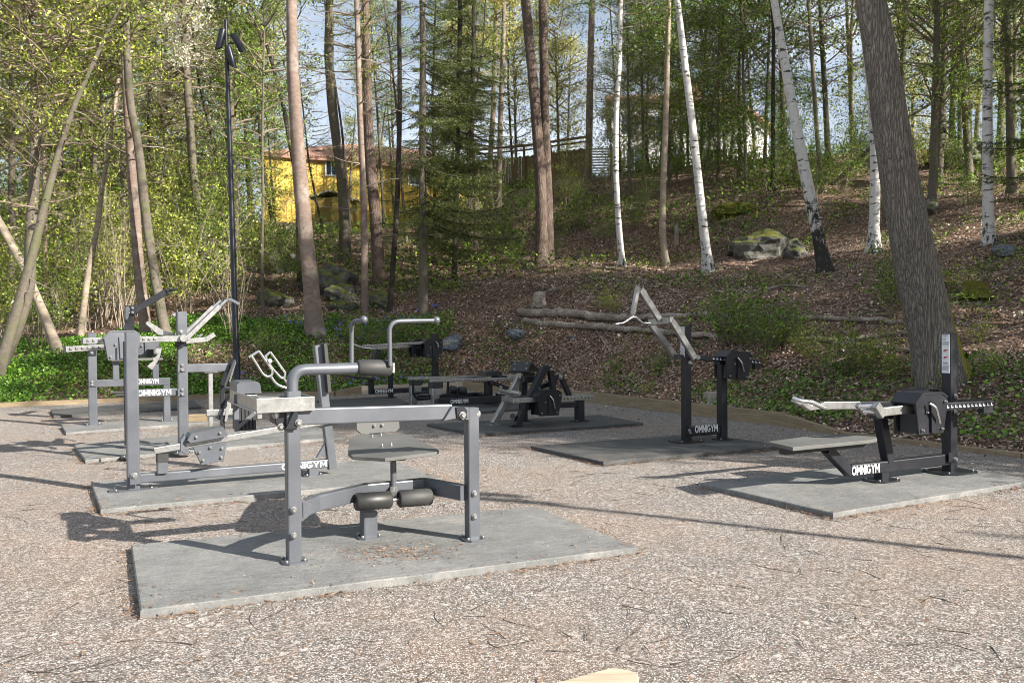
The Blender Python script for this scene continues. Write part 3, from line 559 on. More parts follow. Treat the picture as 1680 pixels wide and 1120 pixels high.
# far trees beyond the crest and in the left wood
rngF = random.Random(5)
def far_tree(px, D, H, protos, sc, label, group, barkm='grey_bark', w=.14):
    g = at(px, D); e = empty('spruce_tree' if protos[0] == 'spruce' else 'leafy_tree', g, uniq(KIND[protos[0]], px, D), 'tree', group); TREEN[0] += 1
    lean = rngF.uniform(-.8, .8)
    trunk_mesh('trunk', [(0, 0, 0), (lean * .4, 0, H * .4), (lean, 0, H)], [w, w * .7, .03], barkm, e, TREEN[0], n=8)
    for i, p in enumerate(protos):
        z = H * (.12 + .8 * i / max(1, len(protos))); put(p, e, (lean * z / H, 0, z), rngF.uniform(0, 6.28), sc * rngF.uniform(.85, 1.15))
gl = 'leafy trees filling the wood at the left'; lab_l = 'spring green leafy tree deep in the left wood'
for px, D, H, pr, sc in [(20, 27, 13, ('broad0', 'broad2'), 1.1), (90, 29, 14, ('broad1', 'broad0'), 1.15), (150, 33, 15, ('broad2', 'yellow'), 1.3), (205, 28, 13, ('airy1', 'broad0'), 1.1), (270, 36, 16, ('broad2', 'blossom', 'broad1'), 1.2), 
                         (370, 36, 17, ('broad1', 'broad0'), 1.3), (392, 32, 12, ('broad1',), .9), (-60, 26, 14, ('broad0', 'broad1'), 1.2), (120, 48, 20, ('spruce',), 1.3), (255, 52, 20, ('spruce', 'blossom'), 1.3), (330, 50, 21, ('yellow', 'blossom'), 1.6), (-110, 32, 15, ('broad0', 'broad2'), 1.3)]:
    far_tree(px, D, H, pr, sc, lab_l, gl)
for px, D, H, pr, sc in [(-90, 62, 9, ('broad0', 'broad2'), 1.45), (-20, 66, 9, ('broad1', 'broad2'), 1.45), (50, 64, 9, ('broad2', 'broad0'), 1.45), (110, 70, 9, ('broad0', 'yellow'), 1.45), (180, 64, 9, ('broad3', 'broad2'), 1.45), (240, 72, 9, ('broad0', 'broad1'), 1.45), (300, 66, 9, ('broad2', 'blossom'), 1.45), (370, 62, 9, ('broad0', 'broad1'), 1.45), (420, 58, 9, ('broad2', 'yellow'), 1.45)]:
    far_tree(px, D, H, pr, sc, lab_l, gl, w=.2)
gr_ = 'leafy trees on the crest at the right'; lab_r = 'leafy tree on the crest right of the white house'
for px, D, H, pr, sc in [(1290, 36, 11, ('broad1', 'broad3'), 1.0), (1360, 38, 14, ('broad1', 'airy0'), 1.2), (1400, 46, 15, ('broad0',), 1.3), (1480, 40, 14, ('broad1', 'broad2'), 1.2), (1540, 30, 13, ('broad1', 'broad3'), 1.0), (1600, 46, 12, ('yellow',), 1.3), (1560, 36, 13, ('broad1', 'broad1'), 1.1), (1680, 40, 14, ('broad1', 'yellow'), 1.3), (1740, 34, 14, ('broad3', 'broad1'), 1.3), (1500, 60, 10, ('yellow',), 1.4), (1820, 28, 14, ('broad1', 'broad3'), 1.3), (1660, 27, 12, ('broad1', ), .9), (1530, 27, 12, ('broad3', 'broad1'), .95), (1590, 31, 14, ('broad0', 'broad2'), 1.0), (1475, 33, 14, ('broad0', 'broad1'), 1.0), (1640, 34, 13, ('broad2', 'yellow'), 1.0)]:
    far_tree(px, D, H, pr, sc, lab_r, gr_)
gc = 'thin leafy trees in front of the white house'; lab_c = 'thin leafy tree in front of the white house'
for px, D, H, pr, sc in [(1060, 40, 9, ('blossom', 'airy1'), .9), (1020, 44, 9, ('blossom',), .9), (1100, 37, 8, ('airy1', 'airy0'), .9), (1150, 41, 9, ('broad1', 'airy0'), .95), (1255, 38, 11, ('broad3', 'broad1'), 1.0), (1035, 36, 8, ('broad3', 'airy0'), .75), (1065, 43, 10, ('broad2', 'broad1'), .9), (1120, 43, 10, ('broad1', 'broad3'), 1.0), (1190, 45, 11, ('broad0', 'broad3'), 1.1), (1240, 44, 11, ('broad1', 'broad1'), 1.1), (1085, 45, 9, ('broad3', 'blossom'), .9), (1180, 36, 9, ('airy0', 'airy0'), .9), (1130, 46, 10, ('blossom',), 1.1), (1225, 34, 10, ('airy0', 'airy0'), .9), (1160, 39, 6, ('broad1',), .8), (1200, 42, 8, ('broad3',), 1.0)]:
    far_tree(px, D, H, pr, sc, lab_c, gc, w=.08)
gm = 'yellow green trees behind the spruces and pines'; lab_m = 'yellow green young tree behind the spruces and pines'
for px, D, H, pr, sc in [(770, 44, 13, ('yellow', 'yellow'), 1.1), (850, 48, 12, ('yellow', 'airy1'), 1.1), (920, 46, 8, ('yellow', 'airy1'), 1.0), (740, 56, 14, ('airy1', 'airy0'), 1.2), (455, 56, 14, ('airy0', 'airy1'), 1.2), (500, 42, 6, ('bare',), .8), (570, 44, 6, ('airy1',), .7), (650, 46, 7, ('airy0',), .8), (455, 44, 6, ('airy1',), .7), (610, 42, 6, ('broad2',), .5), (600, 56, 12, ('bare', 'airy0'), 1.1), (930, 52, 10, ('yellow', ), 1.0), (650, 58, 14, ('bare', 'airy0'), 1.2)]:
    far_tree(px, D, H, pr, sc, lab_m, gm, w=.09)
gd = 'thin dark trunks in the wood'
for k, (px, D) in enumerate([(22, 30), (48, 36), (75, 25), (112, 31), (140, 40), (172, 27), (192, 38), (262, 33), (285, 42), (355, 38), (372, 33), (412, 40), (455, 38), (532, 44), (577, 40), (632, 42), (668, 36), (716, 40), (772, 36), (845, 46), (915, 50), (1058, 38), (1215, 36), (1268, 33), (1398, 42), (1462, 44), (1552, 42), (1575, 38), (1645, 40), (1662, 33)]):
    g = at(px, D); e = empty('slender_tree', g, uniq('thin dark bare trunk', px, D), 'tree', gd); H = rngF.uniform(9, 15); l_ = rngF.uniform(-1.6, 1.6); TREEN[0] += 1; w = rngF.uniform(.045, .10)
    _, Q, ss, rr = trunk_mesh('trunk', [(0, 0, 0), (l_ * .35 + rngF.uniform(-.3, .3), 0, H * .4), (l_ * .8, 0, H * .75), (l_, 0, H)], [w, w * .8, w * .5, .02], rngF.choice(['dark_bark', 'dark_bark', 'grey_bark', 'twig_bark']), e, TREEN[0], n=8)
    if k % 3 == 0: put('airy0', e, (l_ * .5, 0, H * .45), k, .8)
    elif k % 3 == 1: put('bare', e, (l_ * .4, 0, H * .3), k, .8)
# trees off to the right whose crowns shade the yard
gs = 'trees standing right of the yard'; lab_s = 'tall leafy tree standing off to the right of the yard'
SH = [(12.5, 8.5, 9.5, .85), (12.0, 5.2, 9.5, .75), (15.5, 5.0, 13, 1.1), (18.0, 9.0, 14, 1.2), (15.5, 12.5, 13, 1.1), (20.5, 13.5, 15, 1.3), (20.5, 3.5, 14, 1.1), (25, 12, 16, 1.2), (24, 20, 15, 1.2)]
SH.append((17.9, -2.7, 8.6, .38))
for i, (x, y, H, sc) in enumerate(SH):
    g = Vector((x, y, max(0, tz(x, y)))); e = empty('leafy_tree', g, lab_s, 'tree', gs)
    trunk_mesh('trunk', [(0, 0, 0), (.2, 0, H * .5), (0, 0, H)], [.22, .16, .04], 'grey_bark', e, 200 + i, n=10)
    for k, z in enumerate((2.5, 5.5) if H > 9 else (6.6, 6.9)): put('shade', e, (0, 0, z * H / 13), rngF.uniform(0, 6.28), sc * 1.1)
# ------------------------------------------------------------------ shrubs
def shrub_proto(seed, H, ns, nleaf, leafm, size, spread=.12, fan=.45, barkm='twig_bark', lowz=.15):
    rng = random.Random(seed); rs = np.random.RandomState(seed); m = MB(); A = []
    for i in range(ns):
        az = rng.uniform(0, 6.28); b = Vector((math.cos(az), math.sin(az), 0)) * rng.uniform(0, .12 * H ** .5)
        pts, _ = limb(m, rng, b, (math.cos(az) * fan * rng.random(), math.sin(az) * fan * rng.random(), 1), H * rng.uniform(.6, 1.1), .006 * H * rng.uniform(.5, 1), 8, -.02 + .03 * fan, .16)
        for k in range(2, 9):
            for q in range(2):
                p2, _ = limb(m, rng, pts[k], (rng.uniform(-1, 1), rng.uniform(-1, 1), rng.uniform(-.1, .8)), H * rng.uniform(.08, .25), .0022 * H ** .5, 3, .02, .35)
                A += p2[1:]
    A = np.array([tuple(a) for a in A]); A = A[A[:, 2] > lowz * H]; wt = rs.uniform(0, 1, len(A)) ** 1.5; wt /= wt.sum()
    P = A[rs.choice(len(A), nleaf, p=wt)] + rs.normal(size=(nleaf, 3)) * spread; a, b = axes(rs, nleaf, size)
    br = m.build('stems', barkm, norm=False); lf = quads('foliage', P, a, b, leafm)
    for o in (br, lf): C.objects.unlink(o)
    return br, lf
PROTO['hazel0'] = shrub_proto(71, 4.2, 12, 5200, 'leaf_spring', .075, .13, .5, 'pale_bark', .12)
PROTO['hazel1'] = shrub_proto(72, 3.6, 10, 4200, 'leaf_green', .07, .13, .6, 'twig_bark', .1)
PROTO['bush0'] = shrub_proto(73, 1.2, 20, 1900, 'leaf_green', .045, .02, 1.0, 'twig_bark', .05)
PROTO['bush1'] = shrub_proto(74, .9, 14, 1000, 'leaf_spring', .042, .02, .9, 'twig_bark', .05)
PROTO['coppice'] = shrub_proto(75, 3.4, 16, 700, 'leaf_spring', .07, .15, .25, 'pale_bark', .4)
def shrub(px, py, proto, sc, label, group, name='shrub', D=None):
    g = hit(px, py) if D is None else at(px, D); e = empty(name, g, uniq(SK[proto], px, g.y) if proto in SK else label, 'shrub', group); put(proto, e, (0, 0, -.03), rngF.uniform(0, 6.28), sc)
rngS = random.Random(9)
gh = 'leafy hazel shrubs under the left trees'
for px, py, pr, s in [(15, 560, 'hazel0', .9), (60, 575, 'hazel1', .8), (100, 520, 'hazel0', 1.1), (150, 540, 'hazel0', .95), (190, 500, 'hazel1', 1.1), (215, 525, 'hazel0', .9), (300, 520, 'hazel0', 1), (350, 500, 'hazel1', 1), (290, 470, 'hazel0', 1.2), (60, 500, 'hazel0', 1.3), (130, 470, 'hazel1', 1.3), (400, 480, 'hazel0', 1), (20, 490, 'hazel0', 1.3),
                     (380, 440, 'hazel1', 1.0), (440, 460, 'hazel0', .55), (460, 430, 'hazel1', .5), (240, 440, 'hazel0', 1.4), (330, 430, 'hazel0', 1.3), (180, 440, 'hazel0', 1.4), (-30, 540, 'hazel1', 1.1), (405, 410, 'hazel0', .9), (530, 430, 'hazel1', .45), (470, 480, 'hazel1', .7), (100, 440, 'hazel0', 1.5), (20, 420, 'hazel1', 1.7)]:
    shrub(px, py, pr, s, 'leafy multi stemmed hazel shrub under the trees at the left', gh)
for k in range(16):
    shrub(-60 + k * 27 + rngS.uniform(-8, 8), 0, ['hazel0', 'hazel1'][k % 2], rngS.uniform(1.3, 1.8), '', gh, D=rngS.uniform(36, 46))
for px, py, s, lb in [(175, 535, 1.15, 'bare stemmed coppice clump behind the far left machine'), (385, 555, .85, 'bare stemmed coppice clump right at the lamp post'), (205, 540, 1.0, 'bare stemmed coppice clump between the crooked tree and paired trunks'), (1000, 330, .8, 'bare stemmed clump on the crest by the slim orange pine'), (785, 420, .9, 'bare stemmed clump right of the green spruce')]:
    shrub(px, py, 'coppice', s, lb, None, 'coppice_clump')
gx = 'leafy bushes on the crest below the white house'
for px, py, pr, s in [(1110, 300, 'hazel1', .7), (1160, 300, 'hazel1', .8), (1210, 300, 'hazel1', .9), (1260, 320, 'hazel1', .9), (1300, 300, 'hazel1', 1), (1060, 330, 'hazel1', .55), (1040, 380, 'hazel1', .45), (1380, 320, 'hazel1', .8), (1500, 290, 'hazel0', .8), (1560, 290, 'hazel1', .8), (1660, 300, 'hazel1', .9), (1590, 350, 'hazel1', .6), (1340, 330, 'hazel1', .7), (990, 400, 'hazel1', .45), (950, 380, 'hazel1', .5), (1440, 300, 'hazel1', .8)]:
    shrub(px, py, pr, s, 'leafy bush on the crest below the white house', gx)
for px, D, pr, s in [(1015, 40, 'hazel0', .9), (1050, 41, 'hazel1', 1.0), (1085, 40, 'hazel0', 1.1), (1120, 40, 'hazel1', 1.2), (1150, 42, 'hazel1', 1.3), (1190, 40, 'hazel1', 1.2), (1225, 41, 'hazel0', 1.0), (1280, 38, 'hazel1', 1.1), (1410, 37, 'hazel1', 1.0)]: shrub(px, 0, pr, s, '', gx, D=D)
gm2 = 'undergrowth bushes below the yellow house and the fence'
for px, py, pr, s in [(820, 400, 'hazel1', .5), (780, 380, 'hazel0', .7), (860, 360, 'hazel1', .6), (930, 340, 'hazel0', .6), (720, 430, 'hazel1', .5), (660, 400, 'hazel0', .4), (840, 440, 'hazel1', .35), (560, 405, 'hazel0', .35), (500, 405, 'hazel0', .35), (910, 420, 'hazel1', .35), (640, 440, 'hazel1', .45)]:
    shrub(px, py, pr, s, 'leafy undergrowth bush between the yellow house and the twin pines', gm2)
gb = 'low green bushes on the slope behind the right machines'
for px, py, pr, s, in [(1195, 565, 'bush0', 1.05), (1225, 575, 'bush0', .9), (1255, 580, 'bush0', 1.0), (1285, 575, 'bush0', .8), (1215, 545, 'bush0', .8), (1345, 605, 'bush1', .9), (1380, 620, 'bush0', .75), (1430, 615, 'bush1', .9), (1325, 590, 'bush1', .7), (1460, 625, 'bush1', .7), (1470, 520, 'bush0', 1.05), (1475, 490, 'bush0', .9), (1575, 480, 'bush1', .8), (1600, 570, 'bush1', .6), (1450, 600, 'bush1', .8), (1300, 560, 'bush0', .6),
                     (640, 575, 'bush0', .7), (600, 570, 'bush0', .6), (570, 560, 'bush1', .6), (660, 560, 'bush0', .6), (1010, 515, 'bush1', .8), (985, 510, 'bush1', .6), (1010, 610, 'bush0', .35), (1080, 610, 'bush0', .4), (1000, 635, 'bush0', .3), (1060, 650, 'bush1', .35), (1620, 620, 'bush1', .5), (1545, 640, 'bush1', .4), (620, 590, 'bush0', .5), (440, 590, 'bush0', .7)]:
    shrub(px, py, pr, s, 'low fine leaved green bush growing on the leaf covered slope', gb, 'low_bush')
# ------------------------------------------------------------------ ground cover, litter, sticks (nobody could count them)
def scatter(name, n, region, size, mat, zr, seed, dens=None, flat=0.0, aspect=.45, clump=None, zoff=0.0):
    rs = np.random.RandomState(seed); (x0, x1, y0, y1) = region; x = rs.uniform(x0, x1, n * 3); y = rs.uniform(y0, y1, n * 3)
    keep = bdist(x, y) > .05; x, y = x[keep], y[keep]
    if dens is not None: k = rs.rand(len(x)) < dens(x, y); x, y = x[k], y[k]
    x, y = x[:n], y[:n]; z = terrain(x, y) + rs.uniform(zr[0], zr[1], len(x)) + zoff
    a, b = axes(rs, len(x), size, .3, flat, aspect); o = quads(name, np.stack([x, y, z], 1), a, b, mat); tag(o, kind='stuff'); return o
def pn(x, y, s, o=0.0): return .5 + .25 * np.sin(x * s + 1.3 * np.sin(y * s * .7 + o) + o) + .25 * np.sin(y * s * 1.3 + 1.7 * np.sin(x * s * .8 - o))
vis = lambda x, y: (np.abs(x) < .66 * y + 1)
def dl(x, y): return vis(x, y) * np.clip(1.6 - .045 * y, .15, 1) * (.35 + .65 * (pn(x, y, 1.7) > .4))
scatter('leaf_litter', 150000, (-8, 20, 9, 36), .046, 'leaf_litter', (0, .045), 3, dl, .55, .55)
scatter('leaf_litter_far', 26000, (-22, 6, 20, 40), .075, 'leaf_litter', (0, .05), 4, vis, .5, .55)
def dcov(x, y):
    b = bdist(x, y); left = (x < -1.6) & (b < 6.5 - .35 * np.clip(x + 9, 0, 8)) ; return vis(x, y) * left * (.25 + .75 * (pn(x, y, 1.1) > .33)) * np.where(x > -4.8, .5, 1)
scatter('ground_cover_leaves', 80000, (-16, -1, 13, 27), .058, 'leaf_cover', (.02, .2), 5, dcov, .45, .7)
def dcr(x, y):
    b = bdist(x, y); r = (x > 3.2) & (b < 3.3) & (b > .35); return vis(x, y) * r * (pn(x, y, 1.6, 2) > .27)
scatter('ground_cover_patch', 17000, (3, 13, 3, 16), .048, 'leaf_cover', (.02, .16), 6, dcr, .45, .7)
def dsp(x, y): return vis(x, y) * (pn(x, y, .9, 4) > .55) * (pn(x, y, 2.9, 1) > .45)
scatter('slope_seedlings', 30000, (-8, 18, 12, 42), .07, 'leaf_green', (.02, .3), 8, dsp, .3, .6)
def dfar(x, y): return vis(x, y) * (pn(x, y, .6, 2) > .45)
scatter('crest_undergrowth', 30000, (-24, 22, 28, 48), .12, 'leaf_green', (.02, .6), 9, dfar, .2, .6)
scatter('blue_flowers', 500, (-9, -1.5, 17, 26), .06, 'blue_petal', (.2, .32), 10, lambda x, y: (pn(x, y, 1.3) > .6) & (x > -6.5) & (x < -1.4) & (bdist(x, y) < 5), .2, .9)
# brown needles and bits blown over the gravel and mats
rs = np.random.RandomState(15); n = 26000; x = rs.uniform(-9, 9, n); y = rs.uniform(1.8, 19, n); k = (bdist(x, y) < -.1) & (np.abs(x) < .66 * y + .5) & (rs.rand(n) < .2 + .8 * (pn(x, y, 1.4, 3) > .52)); x, y = x[k], y[k]
a, b = axes(rs, len(x), .05, .4, .93, .12); tag(quads('needle_litter', np.stack([x, y, np.full(len(x), .014)], 1), a, b, 'needle_litter'), kind='stuff')
rs = np.random.RandomState(16); n = 9000; x = rs.uniform(-4, 9, n); y = rs.uniform(6, 20, n); dd = -bdist(x, y); k = (dd > .06) & (rs.rand(n) < np.exp(-dd / .5)); x, y = x[k], y[k]
a, b = axes(rs, len(x), .036, .4, .7, .5); tag(quads('blown_leaves', np.stack([x, y, np.full(len(x), .022)], 1), a, b, 'leaf_litter'), kind='stuff')
# loose gravel stones catching light in the foreground
rs = np.random.RandomState(17); n = 6000; yy = 1.9 + 5.0 * rs.rand(n) ** 1.6; xx = rs.uniform(-1, 1, n) * (.63 * yy + .2); V = []; Fc = []
m = MB(); base = [(1, 0, 0), (0, 1, 0), (-1, 0, 0), (0, -1, 0), (0, 0, 1), (0, 0, -1)]; fcs = [(0, 1, 4), (1, 2, 4), (2, 3, 4), (3, 0, 4), (1, 0, 5), (2, 1, 5), (3, 2, 5), (0, 3, 5)]
for i in range(n):
    s_ = rs.uniform(.002, .005); an = rs.rand() * 6.28; ca, sa = math.cos(an), math.sin(an); ex = rs.uniform(.7, 1.4)
    m.add([(xx[i] + (px_ * ca * ex - py_ * sa) * s_, yy[i] + (px_ * sa * ex + py_ * ca) * s_, .004 + pz_ * s_ * .7) for px_, py_, pz_ in base], fcs)
leafmat('pebble', (.12, .10, .09), (.72, .68, .63), 0, .9)
tag(m.build('loose_gravel', 'pebble', norm=False), kind='stuff')
def sticks(name, pts_fn, n, r, mat, seed, kind='stuff'):
    rng = random.Random(seed); m = MB()
    for i in range(n):
        p, ln, az, el = pts_fn(rng); d = Vector((math.cos(az), math.sin(az), 0)); q = []
        for j in range(5):
            d = (d + Vector((rng.uniform(-.25, .25), rng.uniform(-.25, .25), 0))).normalized()
            p = p + d * ln / 4; z = max(0, tz(p.x, p.y)) if el else 0; q.append(Vector((p.x, p.y, z + r + rng.uniform(0, .03 if el else .004) + el * j * .02)))
        m.tube(q, [r * (1.2 - .2 * j) for j in range(5)], 5, caps=False)
    tag(m.build(name, mat, norm=False), kind=kind)
def yp(rng):
    y = rng.uniform(2.2, 9); return Vector((rng.uniform(-.6, .6) * y, y, 0)), rng.uniform(.06, .3), rng.uniform(0, 6.28), 0
sticks('twig_litter', yp, 420, .0019, 'dark_bark', 21)
def hp(rng):
    while True:
        y = rng.uniform(11, 32); x = rng.uniform(-.3, .6) * y
        if bdist([x], [y])[0] > .4: return Vector((x, y, 0)), rng.uniform(.25, 1.3), rng.uniform(-.9, 1.1) + (3.14 if rng.random() < .5 else 0), 1
sticks('slope_twigs', hp, 230, .009, 'dead_wood', 22)
# fallen logs
def log(name, label, path, r0, r1, mat='log_wood', seed=0, group=None):
    pts = []
    for px, py in path: p = hit(px, py); p = Vector((p.x, p.y, tz(p.x, p.y) + r0 * .8)); pts.append(p)
    o0 = pts[0]; P = np.array([tuple(p - o0) for p in pts]); s = np.concatenate([[0], np.cumsum(np.linalg.norm(np.diff(P, axis=0), axis=1))]); ss = np.linspace(0, s[-1], max(8, int(s[-1] / .2)))
    rs = np.random.RandomState(seed); Q = [Vector((np.interp(a, s, P[:, 0]), np.interp(a, s, P[:, 1]), np.interp(a, s, P[:, 2]) + .015 * rs.randn())) for a in ss]
    m = MB(); m.tube(Q, [(r0 + (r1 - r0) * a / s[-1]) * (1 + .07 * rs.randn()) for a in ss], 12); o = m.build(name, mat, norm=False); o.location = o0; tag(o, label, 'log' if r0 > .06 else 'branch', group)
log('fallen_log', 'upper dark fallen log lying across the slope', [(852, 520), (930, 522), (1010, 528), (1030, 528)], .115, .10, seed=1)
log('fallen_log', 'long bleached fallen log behind the pulldown machine', [(1030, 526), (1120, 522), (1240, 524), (1360, 528), (1480, 534)], .07, .045, seed=2)
log('fallen_log', 'lower grey fallen log nearest the black curl bench', [(862, 536), (950, 541), (1050, 546), (1150, 556), (1260, 562)], .085, .045, seed=3)
log('fallen_branch', 'forked bleached branch left of the thick oak foot', [(1285, 560), (1360, 566), (1430, 576), (1496, 584)], .05, .03, seed=4)
log('fallen_branch', 'bleached branch reaching the thick oak just above the forked one', [(1385, 566), (1430, 556), (1492, 553)], .04, .025, seed=5)
log('fallen_branch', 'thin bleached stick standing up right of the low bushes', [(1350, 605), (1390, 590), (1440, 568)], .02, .01, seed=6)
log('fallen_branch', 'thin pale stick on the slope left of the pulldown machine', [(978, 545), (990, 565), (1006, 588)], .018, .01, seed=7)
log('fallen_branch', 'dead branch lying right of the old stump', [(900, 478), (980, 460), (1060, 440)], .03, .015, seed=8)
log('fallen_branch', 'curved dead branch at the middle of the slope', [(1170, 500), (1220, 482), (1290, 472), (1350, 476)], .03, .02, seed=9)
# stumps
def stump(label, px, py, r, h, mat='dead_wood', seed=0):
    g = hit(px, py); g.z = tz(g.x, g.y); rs = np.random.RandomState(seed); m = MB(); n = 16; prof = [(-.1, 1.5), (.0, 1.35), (.25, 1.08), (.7, 1), (.95, 1)]; ph = rs.rand() * 6; jag = np.interp(np.arange(n), np.arange(0, n + 3, 3), np.append(rs.uniform(-.3, .18, 6), 0)[:len(np.arange(0, n + 3, 3))])
    rings = [[Vector((math.cos(2 * math.pi * k / n) * r * q * (1 + .12 * math.cos(5 * 6.283 * k / n + ph)), math.sin(2 * math.pi * k / n) * r * q, h * (z_ + (jag[k] if z_ > .9 else 0)))) for k in range(n)] for z_, q in prof]
    rings.append([Vector((p.x * .6, p.y * .6, h * .9)) for p in rings[-1]]); m.sweep(rings)
    o = m.build('tree_stump', mat); o.location = g; tag(o, label, 'stump')
stump('jagged pale tree stump above the fallen logs', 885, 503, .15, .42, 'log_wood', 1)
stump('short cut stump behind the pulldown machine posts', 1172, 664, .17, .22, 'dead_wood', 2)
stump('mossy dark stump right of the thick oak', 1600, 490, .22, .28, 'moss', 3)
stump('broken birch stump left of the white birch', 1110, 405, .07, .7, 'dead_wood', 4)
# rocks
from mathutils import noise as mnoise
def rock(label, px, py, sx, sy, sz_, mat='rock', seed=0, rz=0, sink=.25):
    g = hit(px, py); g.z = tz(g.x, g.y); rs = np.random.RandomState(seed); import bmesh
    bm = bmesh.new(); bmesh.ops.create_icosphere(bm, subdivisions=4, radius=1); pl = [(Vector(rs.normal(size=3)).normalized(), rs.uniform(.62, .95)) for _ in range(14)]
    ph = rs.rand(6) * 6
    for v in bm.verts:
        c_ = v.co.copy()
        for nn, dd in pl:
            k = c_.dot(nn)
            if k > dd: c_ -= nn * (k - dd) * .9
        c_ *= 1 + .04 * math.sin(c_.x * 7 + ph[0]) * math.sin(c_.y * 8 + ph[1]) + .03 * math.sin(c_.z * 13 + c_.x * 9 + ph[2])
        nz_ = mnoise.fractal(c_ * 1.6 + Vector((seed * 3.1, 0, 0)), .9, 2.1, 5); c_ *= 1 + .16 * nz_
        v.co = Vector((c_.x * sx, c_.y * sy, c_.z * sz_ + sz_ * (1 - 2 * sink) * .5))
    me = bpy.data.meshes.new('rock'); bm.to_mesh(me); bm.free(); me.materials.append(MAT[mat]); o = bpy.data.objects.new('rock', me); C.objects.link(o); o.location = g; o.rotation_euler = (0, 0, rz); tag(o, label, 'rock')
rock('grey bare rock at the left end of the fallen logs', 849, 552, .30, .22, .18, 'bare_rock', 1)
rock('pointed grey rock behind the far dark rower', 741, 572, .32, .25, .28, 'bare_rock', 2)
rock('large mossy boulder left of the black footed birch', 1262, 412, 1.3, 1.0, .75, 'rock', 23, .5, .62)
rock('mossy ledge rock left below the large mossy boulder', 1222, 415, .8, .6, .4, 'rock', 33, .2, .4)
rock('lichen grey boulder right of the large mossy one', 1303, 420, .38, .35, .42, 'rock', 4)
rock('yellow mossy stone on the upper slope', 1205, 352, .75, .6, .35, 'moss', 5)
rock('pale boulder just right of the thick oak', 1518, 350, .42, .4, .38, 'rock', 6)
rock('mossy boulder on the crest right of the thick oak', 1570, 270, 1.3, 1, .8, 'rock', 7)
rock('small grey stone at the straight birch foot', 1648, 422, .3, .25, .2, 'bare_rock', 8)
rock('big mossy boulder behind the tall bare pine', 540, 478, .9, .8, .75, 'rock', 9)
rock('rounded mossy boulder right of the tall bare pine', 562, 492, .55, .5, .42, 'rock', 10)
rock('low mossy boulder nearest the tall bare pine', 560, 510, .6, .4, .25, 'rock', 11)
rock('mossy boulder left of the tall bare pine', 458, 445, 1.0, .8, .8, 'rock', 12)
rock('dark boulder lower left of the tall bare pine', 450, 500, .6, .5, .4, 'rock', 13)
rock('mossy flat boulder right of the thin dark trunk', 618, 500, .6, .5, .35, 'rock', 14)
rock('mossy stone in front of the fallen logs bend', 1248, 500, .22, .2, .12, 'moss', 15)
rock('small pale stone low on the slope by the logs', 938, 556, .1, .08, .06, 'bare_rock', 16)
rock('boulder in the wood behind the lamp post', 410, 420, .9, .8, .7, 'rock', 17)
# ------------------------------------------------------------------ houses and fences
def facing(pxl, pxr, D0, D1): a = at_depth(pxl, 300, D0); b = at_depth(pxr, 300, D1); return Vector((a.x, a.y, 0)), Vector((b.x, b.y, 0))
def zat(px, py, D): return at_depth(px, py, D).z
# yellow house
a, b = facing(432, 606, 47, 49.5); b2 = at_depth(735, 300, 53); b2 = Vector((b2.x, b2.y, 0)); zb, zt = 5.2, zat(520, 262, 48.5)
e = empty('yellow_house', (a.x, a.y, zb), 'yellow house with red tiled roof and white framed window', 'house'); iv = Matrix.Translation((-a.x, -a.y, -zb))
back = Vector((2.5, 7, 0)); m = MB(); H_ = zt - zb
poly = [a, b, b2, b2 + back, a + back]; m.prism([Vector((p.x, p.y, zb)) for p in poly], (0, 0, H_))
for (p, q) in ((a, b), (b, b2)):
    d = (q - p).normalized(); n_ = Vector((d.y, -d.x, 0)); L_ = (q - p).length; k = int(L_ / .28)
    for i in range(k): c_ = p + d * (i + .5) * L_ / k + n_ * .012; m.beam((c_.x, c_.y, zb), (c_.x, c_.y, zt - .01), .09, .03, d, .004)
m.build('wall', 'yellow_wall', e, iv)
m = MB(); cen = (a + b + b2) / 3 + back * .5; ov = .5
low = [p + (p - cen).normalized() * ov for p in poly]; r1_, r2_ = (a + b) / 2 + back * .5, (b + b2) / 2 + back * .4
top = [r1_, r1_.lerp(r2_, .6), r2_, r2_, r1_]; zr = zt + 1.5
m.sweep([[Vector((p.x, p.y, zt - .12)) for p in low], [Vector((p.x, p.y, zt + .05)) for p in low], [Vector((p.x, p.y, zr)) for p in top]])
for (p, q, t0, t1) in ((low[0], low[1], top[0], top[1]), (low[1], low[2], top[1], top[2])):
    for i in range(40): f = (i + .5) / 40; u0 = p.lerp(q, f); u1 = t0.lerp(t1, f); m.tube([(u0.x, u0.y, zt + .07), (u1.x, u1.y, zr + .02)], .05, 5)
rf = m.build('roof', 'roof_tile', e, iv)
def window(parent, iv, cpx, cpy, p, q, w_, h, name='window'):
    d = (q - p).normalized(); n_ = Vector((d.y, -d.x, 0)); r_ = ray(cpx, cpy); pp = Vector((p.x, p.y, 0)); k = (pp - CO).dot(n_) / r_.dot(n_); c_ = CO + r_ * k + n_ * .04
    m = MB(); z = Vector((0, 0, 1))
    for s_ in (-1, 1): m.beam(c_ + d * s_ * w_ / 2 - z * (h / 2 + .05), c_ + d * s_ * w_ / 2 + z * (h / 2 + .05), .1, .07, d); m.beam(c_ - d * (w_ / 2 - .06) + z * s_ * h / 2, c_ + d * (w_ / 2 - .06) + z * s_ * h / 2, .066, .1, n_)
    m.beam(c_ - z * (h / 2 - .06), c_ + z * (h / 2 - .06), .05, .05, d); f = m.build(name, 'white_paint', parent, iv)
    m = MB(); m.beam(c_ - z * (h / 2 - .05) - n_ * .01, c_ + z * (h / 2 - .05) - n_ * .01, w_ - .1, .02, d); m.build('pane', 'glass', f, iv); return f
window(e, iv, 543, 273, a, b, .62, 1.05)
window(e, iv, 680, 290, b, b2, .9, 1.0)
